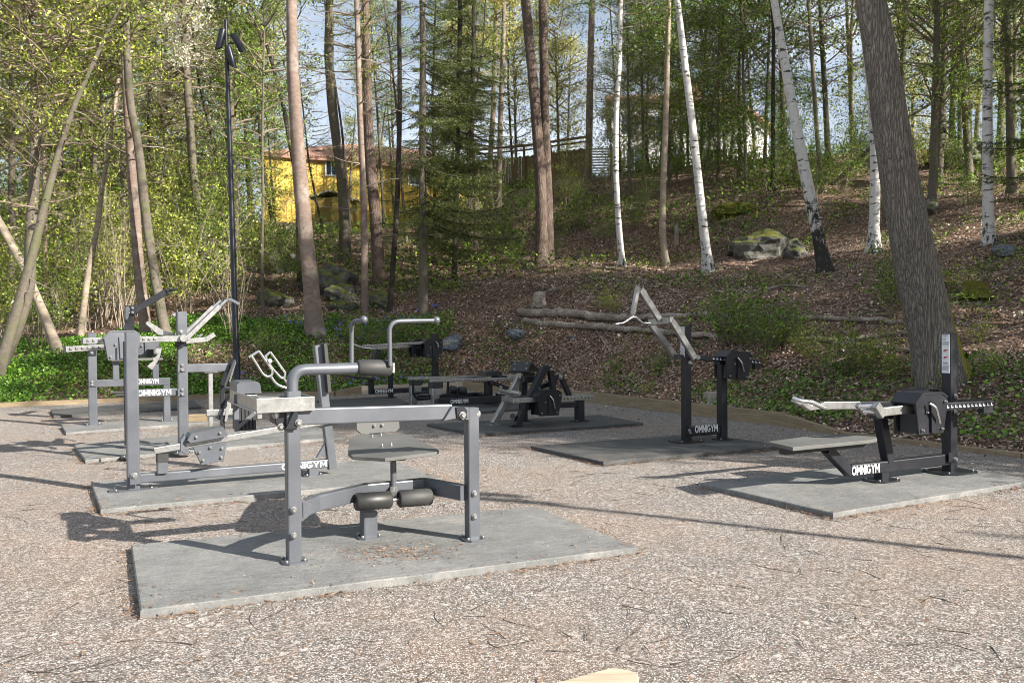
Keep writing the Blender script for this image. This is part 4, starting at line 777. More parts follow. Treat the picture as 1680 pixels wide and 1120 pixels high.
# shed
a, b = facing(516, 562, 45, 44.5); zb, zt = 4.5, zat(540, 325, 45)
e = empty('garden_shed', (a.x, a.y, zb), 'small brown shed with pale grey roof before the yellow house', 'shed'); iv = Matrix.Translation((-a.x, -a.y, -zb)); m = MB()
m.prism([Vector((p.x, p.y, zb)) for p in (a, b, b + Vector((.3, 2.5, 0)), a + Vector((.3, 2.5, 0)))], (0, 0, zt - zb)); m.build('wall', 'shed_wall', e, iv)
m = MB(); c0 = (a + b) / 2; fr = [Vector((a.x - .3, a.y - .1, zt)), Vector((c0.x, c0.y - .1, zt + .3)), Vector((b.x + .3, b.y - .1, zt)), Vector((b.x + .3, b.y - .1, zt + .07)), Vector((c0.x, c0.y - .1, zt + .38)), Vector((a.x - .3, a.y - .1, zt + .07))]
m.prism(fr, (.3, 3.1, 0)); m.build('roof', 'grey_roof', e, iv)
# white house
a, b = facing(1004, 1212, 52, 54); b2 = at_depth(1262, 300, 60); b2 = Vector((b2.x, b2.y, 0)); zb, zt = 7.5, zat(1100, 168, 53)
e = empty('white_house', (a.x, a.y, zb), 'white house with low tiled roof behind the birches', 'house'); iv = Matrix.Translation((-a.x, -a.y, -zb)); back = Vector((1.2, 8, 0)); poly = [a, b, b2, b2 + back, a + back]
m = MB(); m.prism([Vector((p.x, p.y, zb)) for p in poly], (0, 0, zt - zb)); m.build('wall', 'white_wall', e, iv)
m = MB(); cen = (a + b + b2) / 3 + back * .5; low = [p + (p - cen).normalized() * .6 for p in poly]; r1_ = a.lerp(b, .35) + back * .5; r2_ = b + back * .4; top = [r1_, r2_, r2_, r2_, r1_]
m.sweep([[Vector((p.x, p.y, zt - .15)) for p in low], [Vector((p.x, p.y, zt + .05)) for p in low], [Vector((p.x, p.y, zt + 1.5)) for p in top]]); rf = m.build('roof', 'roof_tile', e, iv)
c0 = (r1_ + r2_) / 2; m = MB(); m.box((c0.x - .4, c0.y - .4, zt + .9), (c0.x + .4, c0.y + .4, zt + 2.4)); m.build('chimney', 'roof_tile', rf, iv)
for wx, wy in ((1032, 205), (1075, 207), (1130, 205), (1178, 203), (1040, 262), (1110, 262), (1170, 262)): window(e, iv, wx, wy, a, b, 1.1, 1.3)
window(e, iv, 1236, 215, b, b2, .8, 1.2)
# brown board fence with top rail, white slatted fence
def fence(name, label, pts, z0, z1, board, mat, rail=None, slat=False, bm='brown_timber'):
    o0 = Vector((pts[0].x, pts[0].y, z0)); e = empty(name, o0, label, 'fence'); iv = Matrix.Translation(-o0); m = MB()
    for p, q in zip(pts[:-1], pts[1:]):
        d = (q - p).normalized(); L_ = (q - p).length
        if slat:
            k = int((z1 - z0) / board)
            for i in range(k): z = z0 + (i + .5) * board; m.beam((p.x, p.y, z), (q.x, q.y, z), .025, board * .62, Vector((d.y, -d.x, 0)), .003)
        else:
            k = int(L_ / board)
            for i in range(k): c_ = p + d * (i + .5) * L_ / k + Vector((0, .015 * (i % 2), 0)); m.beam((c_.x, c_.y, z0), (c_.x, c_.y, z1 + .03 * math.sin(i * 2.3)), L_ / k * .92, .025, d, .003)
    m.build('board_panel', mat, e, iv)
    for p, q in zip(pts[:-1], pts[1:]):
        L_ = (q - p).length; k = max(1, int(L_ / 2.2))
        for i in range(k + 1): c_ = p.lerp(q, i / k) + Vector((0, -.08, 0)); m = MB(); m.beam((c_.x, c_.y, z0 - .3), (c_.x, c_.y, z1 + (.55 if rail else .08)), .1, .1, q - p); m.build('post', bm, e, iv)
        if rail: m = MB(); m.beam((p.x, p.y - .16, z1 + .5), (q.x, q.y - .16, z1 + .5), .05, .12, Vector((0, 1, 0))); m.beam((p.x, p.y - .16, z1 + .28), (q.x, q.y - .16, z1 + .28), .04, .08, Vector((0, 1, 0))); m.build('rail', bm, e, iv)
p = [at_depth(778, 260, 45), at_depth(860, 260, 44), at_depth(965, 260, 42)]
fence('board_fence', 'brown board fence with open top rail behind the twin pines', p, zat(870, 310, 43), zat(870, 250, 43), .14, 'brown_timber', True)
p = [at_depth(968, 260, 41.5), at_depth(1002, 260, 41.5)]
fence('slat_fence', 'white horizontal slat fence right of the slim orange pine', p, zat(985, 296, 41.5), zat(985, 240, 41.5), .13, 'white_paint', None, True)
p = [at_depth(300, 400, 43), at_depth(420, 400, 44), at_depth(560, 400, 44)]
fence('garden_fence', 'weathered grey fence below the yellow house', p, zat(430, 400, 44), zat(430, 365, 44), .12, 'dead_wood')
# ------------------------------------------------------------------ lamp posts
def lamp(loc, label, tiltpx=None):
    e = empty('lamp_post', loc, label, 'lamp post'); H_ = 7.05; tp = Vector(tiltpx) if tiltpx is not None else Vector((0, 0, H_))
    m = MB(); k = [0, .02, .03, 1.0, 1.02, 4.5, 7.0]; m.tube([tp * (z / H_) for z in k], [.11, .11, .07, .07, .062, .05, .035], 18); pole = m.build('pole', 'lamp_black', e)
    m = MB(); m.beam(tp * (.9 / H_) + Vector((0, -.07, 0)), tp * (1.35 / H_) + Vector((0, -.066, 0)), .07, .01, (1, 0, 0)); m.build('hatch', 'lamp_black', pole)
    u = tp.normalized()
    for zc, off, ax in ((6.66, (-.10, -.02), (.28, -.05, 1)), (6.58, (.24, 0), (-.52, -.1, 1)), (6.32, (.10, -.08), (-.22, -.2, 1))):
        zc = zc * tp.length / H_; c_ = u * zc + Vector((off[0], off[1], 0)); a_ = Vector(ax).normalized(); m = MB()
        m.tube([c_ + a_ * .19, c_ + a_ * .17, c_ - a_ * .15], [.06, .072, .072], 18); side = Vector((1 if ax[0] < 0 else -1, -.3, 0)).normalized()
        n_ = 18; x_ = a_.cross(Vector((0, 1, 0))).normalized(); y_ = a_.cross(x_)
        r0 = [c_ - a_ * .15 + (x_ * math.cos(6.2832 * k / n_) + y_ * math.sin(6.2832 * k / n_)) * .072 for k in range(n_)]
        r1 = [p - a_ * (.03 + .05 * (1 + (p - c_ + a_ * .15).normalized().dot(side))) for p in r0]; m.sweep([r0, r1], True, False)
        s = m.build('spotlight', 'lamp_black', e); m = MB(); m.tube([u * (zc - .02), c_ + Vector((0, 0, .0))], .018, 8); m.build('bracket', 'lamp_black', s)
        m = MB(); m.cyl(c_ - a_ * .14, c_ - a_ * .15, .06, 16); m.build('lens', 'glass', s)
g = on_z(390, 655, 0); topp = at_depth(370, 28, g.y)
lamp(g, 'tall slim black lamp post with three spotlights at the far side of the yard', (topp - g) * 1.0)
lamp(Vector((9.6, 1.55, 0)), 'tall slim black lamp post off to the right of the yard')
# ------------------------------------------------------------------ rubber mats
YAW = R(27.5)
def mat_slab(label, corners=None, fl=None, lu=2.6, lv=1.5, yaw=YAW, h=.045):
    if corners: P = [on_z(px, py, h) for px, py in corners]
    else:
        p = on_z(fl[0], fl[1], h); u = Vector((math.cos(yaw), math.sin(yaw), 0)); v = Vector((-u.y, u.x, 0)); P = [p, p + u * lu, p + u * lu + v * lv, p + v * lv]
    P = [Vector((p.x, p.y, 0)) for p in P]; o0 = P[0]; yw = math.atan2((P[1] - P[0]).y, (P[1] - P[0]).x); Mt = Matrix.Translation(o0) @ Matrix.Rotation(yw, 4, 'Z')
    m = MB(); c_ = sum(P, Vector()) / 4
    ins = lambda k, z: [Vector((p.x, p.y, z)) + (Vector((c_.x, c_.y, 0)) - Vector((p.x, p.y, 0))).normalized() * k for p in P]
    m.sweep([ins(0, 0), ins(0, h - .006), ins(.008, h)])
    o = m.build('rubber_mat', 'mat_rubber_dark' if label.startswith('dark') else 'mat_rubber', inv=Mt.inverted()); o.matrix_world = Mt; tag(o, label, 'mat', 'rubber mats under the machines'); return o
mat_slab('grey rubber mat under the nearest machine with the round seat rollers', [(230, 1000), (1047, 897), (878, 830), (215, 893)])
mat_slab('grey rubber mat second from the front, under the long silver lever machine', [(165, 835), (726, 783), (636, 752), (149, 790)])
mat_slab('grey rubber mat third from the front at the left', [(140, 754), (566, 716), (500, 693), (122, 730)])
mat_slab('grey rubber mat fourth from the front at the left', [(108, 709), (420, 686), (380, 674), (101, 697)])
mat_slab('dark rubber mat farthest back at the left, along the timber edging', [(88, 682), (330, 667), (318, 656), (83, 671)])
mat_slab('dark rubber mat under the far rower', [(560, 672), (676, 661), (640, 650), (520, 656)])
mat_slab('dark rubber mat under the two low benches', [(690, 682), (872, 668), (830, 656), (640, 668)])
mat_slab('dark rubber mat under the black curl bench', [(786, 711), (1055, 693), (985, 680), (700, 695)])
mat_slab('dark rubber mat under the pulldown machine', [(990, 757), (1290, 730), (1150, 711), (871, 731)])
mat_slab('rubber mat half in sun under the right rower bench', [(1367, 841), (1700, 787), (1500, 752), (1151, 792)])
# grit and needles gathered along the mats' edges and blown onto them
rs = np.random.RandomState(44); PP = []; AA = []; BB = []
for o in [o for o in C.objects if o.name.startswith('rubber_mat')]:
    W = [o.matrix_world @ v.co for v in o.data.vertices][:4]; cm = sum(W, Vector()) / 4
    for i in range(4):
        a, b = W[i], W[(i + 1) % 4]; L_ = (b - a).length; n = int(L_ * 260); t_ = rs.rand(n); off = np.abs(rs.normal(size=n)) * .05 + .004; nn = ((a + b) / 2 - cm).normalized(); sgn = np.where(rs.rand(n) < .85, 1, -1.6)
        P_ = np.array([tuple(a.lerp(b, float(q)) + nn * float(f * s_)) for q, f, s_ in zip(t_, off, sgn)]); P_[:, 2] = np.where(sgn > 0, .012, .050); k = (rs.rand(n) < .25 + .75 * (np.sin(t_ * L_ * 3 + i) > -.2)); A_, B_ = axes(rs, n, .035, .4, .9, .16)
        PP.append(P_[k]); AA.append(A_[k]); BB.append(B_[k])
g_ = on_z(650, 905, .05); n = 900; P_ = np.stack([g_.x + rs.normal(size=n) * .22 + .08 * np.sin(np.arange(n)), g_.y + rs.normal(size=n) * .13 + .05 * np.cos(np.arange(n) * .01), np.full(n, .051)], 1); A_, B_ = axes(rs, n, .022, .5, .9, .18); PP.append(P_); AA.append(A_); BB.append(B_)
tag(quads('edge_litter', np.concatenate(PP), np.concatenate(AA), np.concatenate(BB), 'needle_litter'), kind='stuff')
# ------------------------------------------------------------------ exercise machines
class Machine:
    def __init__(s, name, label, foot, yaw=YAW, cat='exercise machine'):
        s.o = on_z(foot[0], foot[1], .045); s.o.z = 0; s.u = Vector((math.cos(yaw), math.sin(yaw), 0)); s.v = Vector((-s.u.y, s.u.x, 0)); s.z = Vector((0, 0, 1))
        s.e = empty(name, s.o, label, cat, rz=yaw); s.inv = (Matrix.Translation(s.o) @ Matrix.Rotation(yaw, 4, 'Z')).inverted()
    def P(s, px, py, v=0.0):
        d = ray(px, py); q = s.o + s.v * v; return CO + d * ((q - CO).dot(s.v) / d.dot(s.v))
    def U(s, px, py, u=0.0):
        d = ray(px, py); q = s.o + s.u * u; return CO + d * ((q - CO).dot(s.u) / d.dot(s.u))
    def G(s, px, py, z=.045): return on_z(px, py, z)
    def L(s, u, v, z): return s.o + s.u * u + s.v * v + s.z * z
    def loc(s, p): return s.inv @ Vector(p)
    def add(s, name, mat, fn, parent=None):
        m = MB(); fn(m); o = m.build(name, mat, parent or s.e, s.inv if parent is None else s.inv); return o
    def beam(s, name, a, b, w_, h, mat, side=None, parent=None, r=None): return s.add(name, mat, lambda m: m.beam(a, b, w_, h, side if side is not None else s.v, r), parent)
    def post(s, name, foot, top_z, w_, mat, parent=None, plate=None, z0=.045):
        f = Vector((foot[0], foot[1], z0)); t = Vector((foot[0], foot[1], top_z)); o = s.add(name, mat, lambda m: m.beam(f, t, w_, w_, s.u), parent)
        if plate:
            pw, pl = plate; m = MB(); c_ = f; P_ = [c_ + s.u * a + s.v * b for a, b in ((-pw, -pl * .6), (-pw * .6, -pl), (pw * .6, -pl), (pw, -pl * .6), (pw, pl * .6), (pw * .6, pl), (-pw * .6, pl), (-pw, pl * .6))]
            m.prism(P_, (0, 0, .012)); q = m.build('base_plate', mat, s.e, s.inv)
            m = MB()
            for a in (-.72, .72):
                for b in (-.62, .62): p = c_ + s.u * pw * a + s.v * pl * b + s.z * .012; m.cyl(p, p + s.z * .014, .011, 6)
            bo = m.build('base_bolts', 'galvanised', q, None); bo.data.transform(s.inv)
        return o
    def poly(s, name, pts, v0, v1, mat, parent=None, bev=.006): return s.add(name, mat, lambda m: m.prism([s.P(px, py, v0) for px, py in pts], s.v * (v1 - v0), bev), parent)
    def tube(s, name, pts, r, mat, parent=None, rnd=True, n=12):
        if rnd: pts = smooth_path(pts)
        return s.add(name, mat, lambda m: m.tube(pts, r, n), parent)
    def roller(s, name, a, b, r, mat='black_rubber', parent=None): return s.add(name, mat, lambda m: m.cyl(a, b, r, 24, .16), parent)
    def bolts(s, pts, r=.017, mat='galvanised', parent=None, d=None):
        d = d or -s.v
        for p in pts: s.add('bolt', mat, lambda m: (m.cyl(p, p + d * .006, r * 1.25, 16), m.cyl(p + d * .006, p + d * .022, r * .85, 12, .3)), parent)
    def text(s, a, b, h, mat='white_paint', out=.003, txt='OMNIGYM', parent=None):
        """bold geometric lettering standing on the line a-b (world), h tall, facing -v; one raised mesh"""
        T_ = .19; arc = lambda cx, rx, ry, a0, a1, n=14: [(cx + rx * math.cos(R(a0 + (a1 - a0) * k / n)), .5 + ry * math.sin(R(a0 + (a1 - a0) * k / n))) for k in range(n + 1)]
        G_ = {'O': (.98, [arc(.49, .49 - T_ / 2, .5 - T_ / 2, 0, 360, 24)]), 'M': (.98, [[(.09, 0), (.09, 1)], [(.89, 0), (.89, 1)], [(.13, .97), (.49, .34)], [(.85, .97), (.49, .34)]]), 'N': (.84, [[(.09, 0), (.09, 1)], [(.75, 0), (.75, 1)], [(.11, .93), (.73, .07)]]),
              'I': (.19, [[(.095, 0), (.095, 1)]]), 'G': (.95, [arc(.48, .48 - T_ / 2, .5 - T_ / 2, 42, 352, 20), [(.50, .43), (.95, .43)]]), 'Y': (.84, [[(.08, .98), (.42, .46)], [(.76, .98), (.42, .46)], [(.42, 0), (.42, .52)]])}
        W_ = sum(G_[c][0] for c in txt) + .10 * (len(txt) - 1); a, b = Vector(a), Vector(b); d = b - a
        up = d.cross(s.v).normalized(); up = up if up.z > 0 else -up; m = MB(); x0 = 0; e = 0
        nn = s.v.normalized() * -1
        for c in txt:
            for k, st in enumerate(G_[c][1]):
                e = .0004 * (k + 1)
                L_, Rr = [], []
                for i, (x, y) in enumerate(st):
                    cl = st[0] == st[-1] or abs(st[0][0] - st[-1][0]) + abs(st[0][1] - st[-1][1]) < 1e-4; N_ = len(st)
                    pa = st[i - 1] if i else (st[-2] if cl else st[0]); pb = st[i + 1] if i < N_ - 1 else (st[1] if cl else st[-1])
                    dx, dy = pb[0] - pa[0], pb[1] - pa[1]; l_ = math.hypot(dx, dy) or 1; ox, oy = -dy / l_ * T_ / 2, dx / l_ * T_ / 2
                    L_.append((x + ox, y + oy)); Rr.append((x - ox, y - oy))
                W3 = lambda q, o_: a + d * ((q[0] + x0) / W_) + up * h * min(1, max(0, q[1])) + nn * (out + o_)
                rings = [[W3(l, -.001), W3(l, .0015 + e), W3(r_, .0015 + e), W3(r_, -.001)] for l, r_ in zip(L_, Rr)]; m.sweep(rings)
            x0 += G_[c][0] + .10
        return m.build('lettering', mat, parent or s.e, s.inv)
    def rail(s, name, a, b, w_, h, ticks=True, mat='galvanised', parent=None, tick_mat='black_plastic', r0=0.0, r1=1.0):
        o = s.beam(name, a, b, w_, h, mat, parent=parent)
        if ticks:
            a, b = Vector(a), Vector(b); d = (b - a).normalized(); up = s.v.cross(d) * -1; n = int((b - a).length * (r1 - r0) / .055)
            def f(m):
                for i in range(n):
                    c_ = a.lerp(b, r0 + (r1 - r0) * (i + .5) / n) - s.v * (w_ / 2 + .0025); m.beam(c_ - up * h * .12 - d * .012, c_ + up * h * .22 - d * .006, .004, .008, s.v, .001); m.beam(c_ - up * h * .1 - d * .014, c_ - up * h * .1 + d * .014, .004, .010, s.v, .001)
            s.add('notches', tick_mat, f, o)
        return o
    def weight(s, a, d, L_, h, w_, mat, name='weight_housing', lever=None):
        """sliding weight box on a rail: a = centre point, d = rail direction"""
        a = Vector(a); d = Vector(d).normalized(); up = s.v.cross(d) * -1; up = up if up.z > 0 else -up
        prof = [(-L_ * .42, -h * .62), (L_ * .36, -h * .62), (L_ * .5, h * .18), (L_ * .46, h * .33), (L_ * .30, h * .42), (-L_ * .30, h * .42), (-L_ * .52, h * .2), (-L_ * .5, h * .05)]
        def f(m):
            for sg in (-1, 1):
                q = a + s.v * sg * (w_ / 2 - .012); m.prism([q + d * x + up * z - s.v * .01 for x, z in prof], s.v * .024, .004)
            m.prism([a + d * x + up * z - s.v * (w_ / 2 + .004) for x, z in ((-L_ * .545, h * .2), (-L_ * .32, h * .45), (L_ * .32, h * .45), (L_ * .49, h * .33), (L_ * .47, h * .29), (L_ * .3, h * .40), (-L_ * .30, h * .40), (-L_ * .53, h * .16))], s.v * (w_ + .008), .002)
        o = s.add(name, mat, f)
        s.add('weight_stack', 'black_plastic', lambda m: m.prism([a + d * x + up * z - s.v * (w_ / 2 - .03) for x, z in ((-L_ * .36, -h * .6), (L_ * .3, -h * .6), (L_ * .34, -.03), (-L_ * .36, -.03))], s.v * (w_ - .06), .004), o)
        s.add('rib', mat, lambda m: m.prism([a + d * x + up * z - s.v * (w_ / 2 + .018) for x, z in ((-L_ * .08, -h * .58), (L_ * .04, -h * .58), (L_ * .06, h * .22), (-L_ * .10, h * .22))], s.v * .02, .004), o)
        s.bolts([a + d * x + up * z - s.v * (w_ / 2 + .003) for x, z in ((-L_ * .34, -h * .5), (L_ * .28, -h * .5), (L_ * .38, h * .2), (-L_ * .2, -h * .05))], .010, parent=o)
        if lever: s.tube('lock_handle', lever, .011, 'chrome', o)
        return o
def smooth_path(pts, n=5, rad=.09):
    pts = [Vector(p) for p in pts]; out_ = [pts[0]]
    for i in range(1, len(pts) - 1):
        a, b, c_ = pts[i - 1], pts[i], pts[i + 1]; r_ = min(rad, (a - b).length * .48, (c_ - b).length * .48); p, q = b + (a - b).normalized() * r_, b + (c_ - b).normalized() * r_
        for k in range(n + 1): tt = k / n; out_.append(p * (1 - tt) ** 2 + b * 2 * tt * (1 - tt) + q * tt ** 2)
    out_.append(pts[-1]); return out_
def arc_path(pts, rad): return smooth_path(pts, 10, rad)
G1, G2, GV = 'grey_paint', 'graphite_paint', 'galvanised'
# ===== A: nearest machine (seated trainer with round rollers)
M = Machine('exercise_machine', 'nearest grey exercise machine with speckled seat, black rollers and two curved handles', (482, 922))
PW = .082; zt = M.P(478, 655).z
fA = M.G(482, 921); fB = M.P(774, 884, 0); fB = M.G(775, 884); hB = M.P(772, 668, (fB - M.o).dot(M.v)).z
vB = (fB - M.o).dot(M.v)
p1 = M.post('left_post', fA, zt, PW, G1, plate=(.075, .085)); p2 = M.post('right_post', fB, hB, PW, G1, plate=(.075, .085))
M.bolts([M.P(482, 836, -.043), M.P(482, 878, -.043)], .017, parent=p1); M.bolts([M.P(778, 809, vB - .043), M.P(778, 847, vB - .043)], .017, parent=p2)
a = M.P(488, 683, .01); b = M.P(738, 675, vB * .9 + .01); ub = M.beam('upper_beam', a, b, .07, .10, G1)
M.poly('gusset', [(728, 690), (742, 667), (770, 668), (770, 689), (748, 687)], vB - .05, vB + .03, G1, parent=ub)
M.poly('pivot_plate', [(748, 668), (762, 667), (767, 673), (767, 685), (760, 691), (750, 688)], vB - .062, vB - .045, G2, parent=ub)
M.bolts([M.P(759, 681, vB - .066), M.P(783, 679, vB - .02)], .020, parent=ub)
M.poly('pivot_housing', [(450, 671), (487, 668), (487, 690), (468, 706), (452, 695)], .0, .16, G2)
M.poly('pivot_cheek', [(488, 662), (468, 705), (487, 705), (489, 683)], -.060, -.043, G2)
M.bolts([M.P(490, 693, -.06), M.P(461, 700, .0), M.P(452, 680, .0)], .019)
# lower frame: from both posts back to the centre foot
fc = M.G(605, 881); vC = (fc - M.o).dot(M.v)
cp = M.post('centre_foot', fc, M.P(605, 838, vC).z, .10, G1, plate=(.08, .075))
zb = M.P(497, 835, 0).z
a = M.L(.03, 0, zb); c1 = M.P(512, 827, .14); c2 = M.P(600, 820, vC); c3 = M.P(700, 812, vC); d1 = M.P(762, 818, vB)
for q in (c1, c2, c3): q.z = zb
d1.z = zb
lb = M.beam('lower_frame', c1, c2, .07, .10, G1); M.beam('lower_frame', c2 - M.u * .02, c3, .07, .10, G1); M.beam('lower_frame', c3 - M.u * .01, d1, .07, .10, G1); M.beam('lower_frame', a, c1 + M.u * .02, .07, .098, G1)
M.poly('gusset', [(490, 815), (512, 827), (513, 842), (494, 857)], -.02, .01, G1, parent=lb)
# seat
sz = .62; st = M.G(645, 740, sz); so = st - M.z * (st.z - zb - .02); sp = M.tube('seat_stem', [so, st - M.z * .04], .021, G1, rnd=False)
pts = [M.G(x, y, sz) for x, y in ((571, 742), (573, 724), (577, 716.5), (586, 713), (660, 711), (669, 712), (712, 733), (720, 738), (717, 741), (642, 750), (632, 751), (600, 749), (578, 748))]
M.add('seat', 'seat_board', lambda m: m.prism([p - M.z * .024 for p in pts], (0, 0, .024), .003)); M.bolts([M.G(627, 733, sz), M.G(642, 731, sz), M.G(611, 717, sz), M.G(625, 715, sz)], .008, d=M.z)
M.add('seat_bracket', G2, lambda m: m.prism([st + M.u * x + M.z * z - M.v * .05 for x, z in ((-.10, -.026), (.09, -.026), (.075, -.06), (-.06, -.06))], M.v * .1, .004))
vb_ = (M.G(618, 712, sz) - M.o).dot(M.v) + .015
M.poly('back_rest', [(584, 693), (590, 687), (648, 684), (655, 688), (656, 702), (650, 708), (592, 712), (585, 706)], vb_, vb_ + .022, 'seat_board'); M.bolts([M.P(614, 698, vb_), M.P(627, 697, vb_)], .012)
M.poly('back_bracket', [(607, 705), (631, 704), (631, 716), (607, 717)], vb_ + .024, vb_ + .035, GV)
# lower rollers
vr = vC - .14; ax = M.tube('roller_axle', [M.P(590, 823, vr), M.P(700, 816, vr)], .012, GV, rnd=False)
M.roller('roller', M.P(583, 823, vr), M.P(641, 819, vr), .058); M.roller('roller', M.P(654, 818, vr), M.P(707, 814, vr), .058)
M.add('axle_bracket', GV, lambda m: m.beam(M.P(645, 812, vr + .02), Vector((st.x, st.y, zb)), .05, .05, M.u))
# upper pipe with roller and handles
c0 = M.P(480, 655, .02); zz = M.P(540, 605, .02).z; q1 = Vector((c0.x, c0.y, zz)); q2 = M.P(588, 603.5, .02)
pp = M.tube('swing_pipe', arc_path([c0, q1, Vector((q2.x, q2.y, zz))], .19), .035, G1, rnd=False, n=20)
M.add('pipe_socket', G1, lambda m: m.beam(M.P(480, 668, .02), M.P(480, 641, .02), .088, .088, M.u))
M.roller('roller', M.P(586, 603, .02), M.P(641, 603, .02), .052)
M.add('roller_bracket', GV, lambda m: m.beam(M.P(643, 595, .02), M.P(643, 611, .02), .018, .07, M.u))
h1 = M.tube('handle', arc_path([M.P(577, 600, .03), M.P(577, 527, .03), M.P(595, 525, -.08)], .05), .014, G1, rnd=False, n=14); M.add('grip_ball', G1, lambda m: m.ball(M.P(597, 524, -.09), .024, 16), h1)
h2 = M.tube('handle', arc_path([M.P(640, 600, -.04), M.P(639, 527, -.04), M.P(714, 525.5, -.04)], .07), .014, G1, rnd=False, n=14); M.add('grip_ball', G1, lambda m: m.ball(M.P(716, 525, -.04), .025, 16), h2)
# galvanised tray running back to the sliding weight
zt_ = M.P(478, 663, -.04).z; za = .05
xl = (M.P(421, 667, -.06) - M.o).dot(M.u); xr = (M.P(516, 662, -.06) - M.o).dot(M.u); bk = .85
tr = M.beam('lever_frame', M.L(xl, -.06, zt_), M.L(xr, -.06, zt_), .006, .085, GV, r=.002)
M.beam('lever_frame', M.L(xl + .006, -.055, zt_), M.L(xl + .006, bk, zt_), .012, .085, GV, side=M.u, r=.002); M.beam('lever_frame', M.L(xr - .006, -.055, zt_), M.L(xr - .006, .30, zt_), .012, .085, GV, side=M.u, r=.002)
M.beam('lever_frame', M.L(xl + .01, .30, zt_), M.L(xr, .30, zt_), .012, .085, GV, r=.002)
M.beam('lever_frame', M.L(xl + .012, -.054, zt_ - .036), M.L(xl + .012, bk, zt_ - .036), .05, .01, GV, side=M.u, r=.002)
M.add('tray_plate', GV, lambda m: m.prism([M.L(x, y, zt_ + .035) for x, y in ((xl + .03, .04), (xl + .16, .04), (xl + .19, .20), (xl + .03, .26))], (0, 0, .006)))
M.add('stop_tab', GV, lambda m: m.prism([M.P(x, y, -.05) for x, y in ((422, 675), (430, 675), (430, 686), (423, 687))], M.v * .008))
# sliding weight, far end of the tray
vw = .62; box = lambda x0, x1, z0, z1, v0, v1: (lambda m: m.prism([M.L(x0, v0, z0), M.L(x1, v0, z0), M.L(x1, v0, z1), M.L(x0, v0, z1)], M.v * (v1 - v0), .006))
wl = (M.P(387, 640, vw) - M.o).dot(M.u); wr = (M.P(426, 640, vw) - M.o).dot(M.u); wz0 = M.P(400, 646, vw).z; wz1 = M.P(400, 626, vw).z; wb = M.P(405, 706, vw).z
cv = M.add('weight_cover', G1, lambda m: m.prism([M.L(x, vw - .02, z) for x, z in ((wl, wz0), (wr + .01, wz0), (wr, wz1 - .015), (wr - .02, wz1), (wl + .02, wz1), (wl, wz1 - .02))], M.v * .26, .004))
M.add('weight_stack', 'black_plastic', lambda m: [box(wl + .01 + i * (wr - wl - .03) / 5, wl + .005 + (i + 1) * (wr - wl - .03) / 5, wb, wz0 - .002, vw, vw + .2)(m) for i in range(5)], cv)
M.beam('strap', M.L(wl - .01, vw - .012, wb + .01), M.L(wr + .02, vw - .012, wz0 - .08), .006, .025, G1, parent=cv); M.beam('strap', M.L(wl, vw - .014, wb), M.L(wl, vw - .014, wz0), .006, .03, G1, parent=cv)
# ===== B: second machine, long silver lever with sliding weight, fork handles and slanted back rest
M = Machine('exercise_machine', 'grey exercise machine with long tilted silver lever, chrome fork handles and slanted post', (219, 805))
ft = M.G(219, 803); tp_ = M.P(214, 545, 0).z
p1 = M.post('left_post', ft, tp_, .105, G1, plate=(.20, .10))
zb = M.P(240, 783, 0).z; a = M.L(.05, 0, zb); bend = M.P(536, 762, 0); ul = (bend - M.o).dot(M.u); bb = M.beam('base_beam', M.L(.055, 0, zb), M.L(ul, 0, zb), .08, .08, G1)
M.poly('clamp_plate', [(212, 776), (231, 775), (231, 794), (213, 796)], -.062, -.05, G1, parent=bb); M.bolts([M.P(220, 780, -.064)], .022, parent=bb)
M.text(M.L((M.P(462, 770, -.042) - M.o).dot(M.u), -.041, zb - .027), M.L((M.P(536, 765, -.042) - M.o).dot(M.u), -.041, zb - .027), .056, parent=bb)
fc = M.L(ul - .14, 0, .045); M.post('middle_foot', fc, zb - .035, .09, G1, plate=(.09, .08))
s0 = M.P(545, 768, 0); s1 = M.P(521, 566, 0); bp = M.beam('back_post', s0, s1, .085, .085, G1)
M.poly('gusset', [(519, 751), (542, 746), (536, 722)], -.02, .02, G1, parent=bp)
M.beam('back_pad', M.P(536, 642, .0) , M.P(529, 563, .0), .22, .035, 'black_rubber')
M.bolts([M.P(519, 603, -.04)], .018, parent=bp)
l0, l1 = M.P(253, 739, -.06), M.P(562, 686, -.06); lv = M.rail('lever', l0, l1, .06, .058, False, 'galvanised')
M.add('stop_pad', 'black_rubber', lambda m: m.beam(M.P(266, 757, -.03), M.P(266, 743, -.03), .10, .10, M.u)); M.beam('stop_post', M.L((M.P(266, 770, -.03) - M.o).dot(M.u), -.03, zb + .036), M.P(266, 757, -.03), .09, .09, G1, side=M.u)
ww = M.poly('weight_cover', [(307, 722), (313, 711), (366, 700), (374, 712), (372, 716), (312, 727)], -.16, .06, G1); M.poly('weight_plate', [(316, 733), (372, 724), (367, 756), (330, 763)], -.16, -.14, G1, parent=ww); M.poly('weight_plate', [(316, 733), (372, 724), (367, 756), (330, 763)], .04, .06, G1, parent=ww)
M.poly('weight_stack', [(320, 736), (368, 729), (363, 752), (334, 758)], -.13, .03, 'black_plastic', parent=ww)
M.bolts([M.P(x, y, -.162) for x, y in ((322, 717), (361, 710), (327, 742), (345, 734), (364, 735), (333, 755), (363, 750))], .012, parent=ww)
M.poly('lock_plate', [(296, 722), (303, 712), (307, 722), (303, 744), (296, 740)], -.1, 0, G1, parent=ww)
def cp8(x, y): return (340 + x / 7, 560 + y / 7)
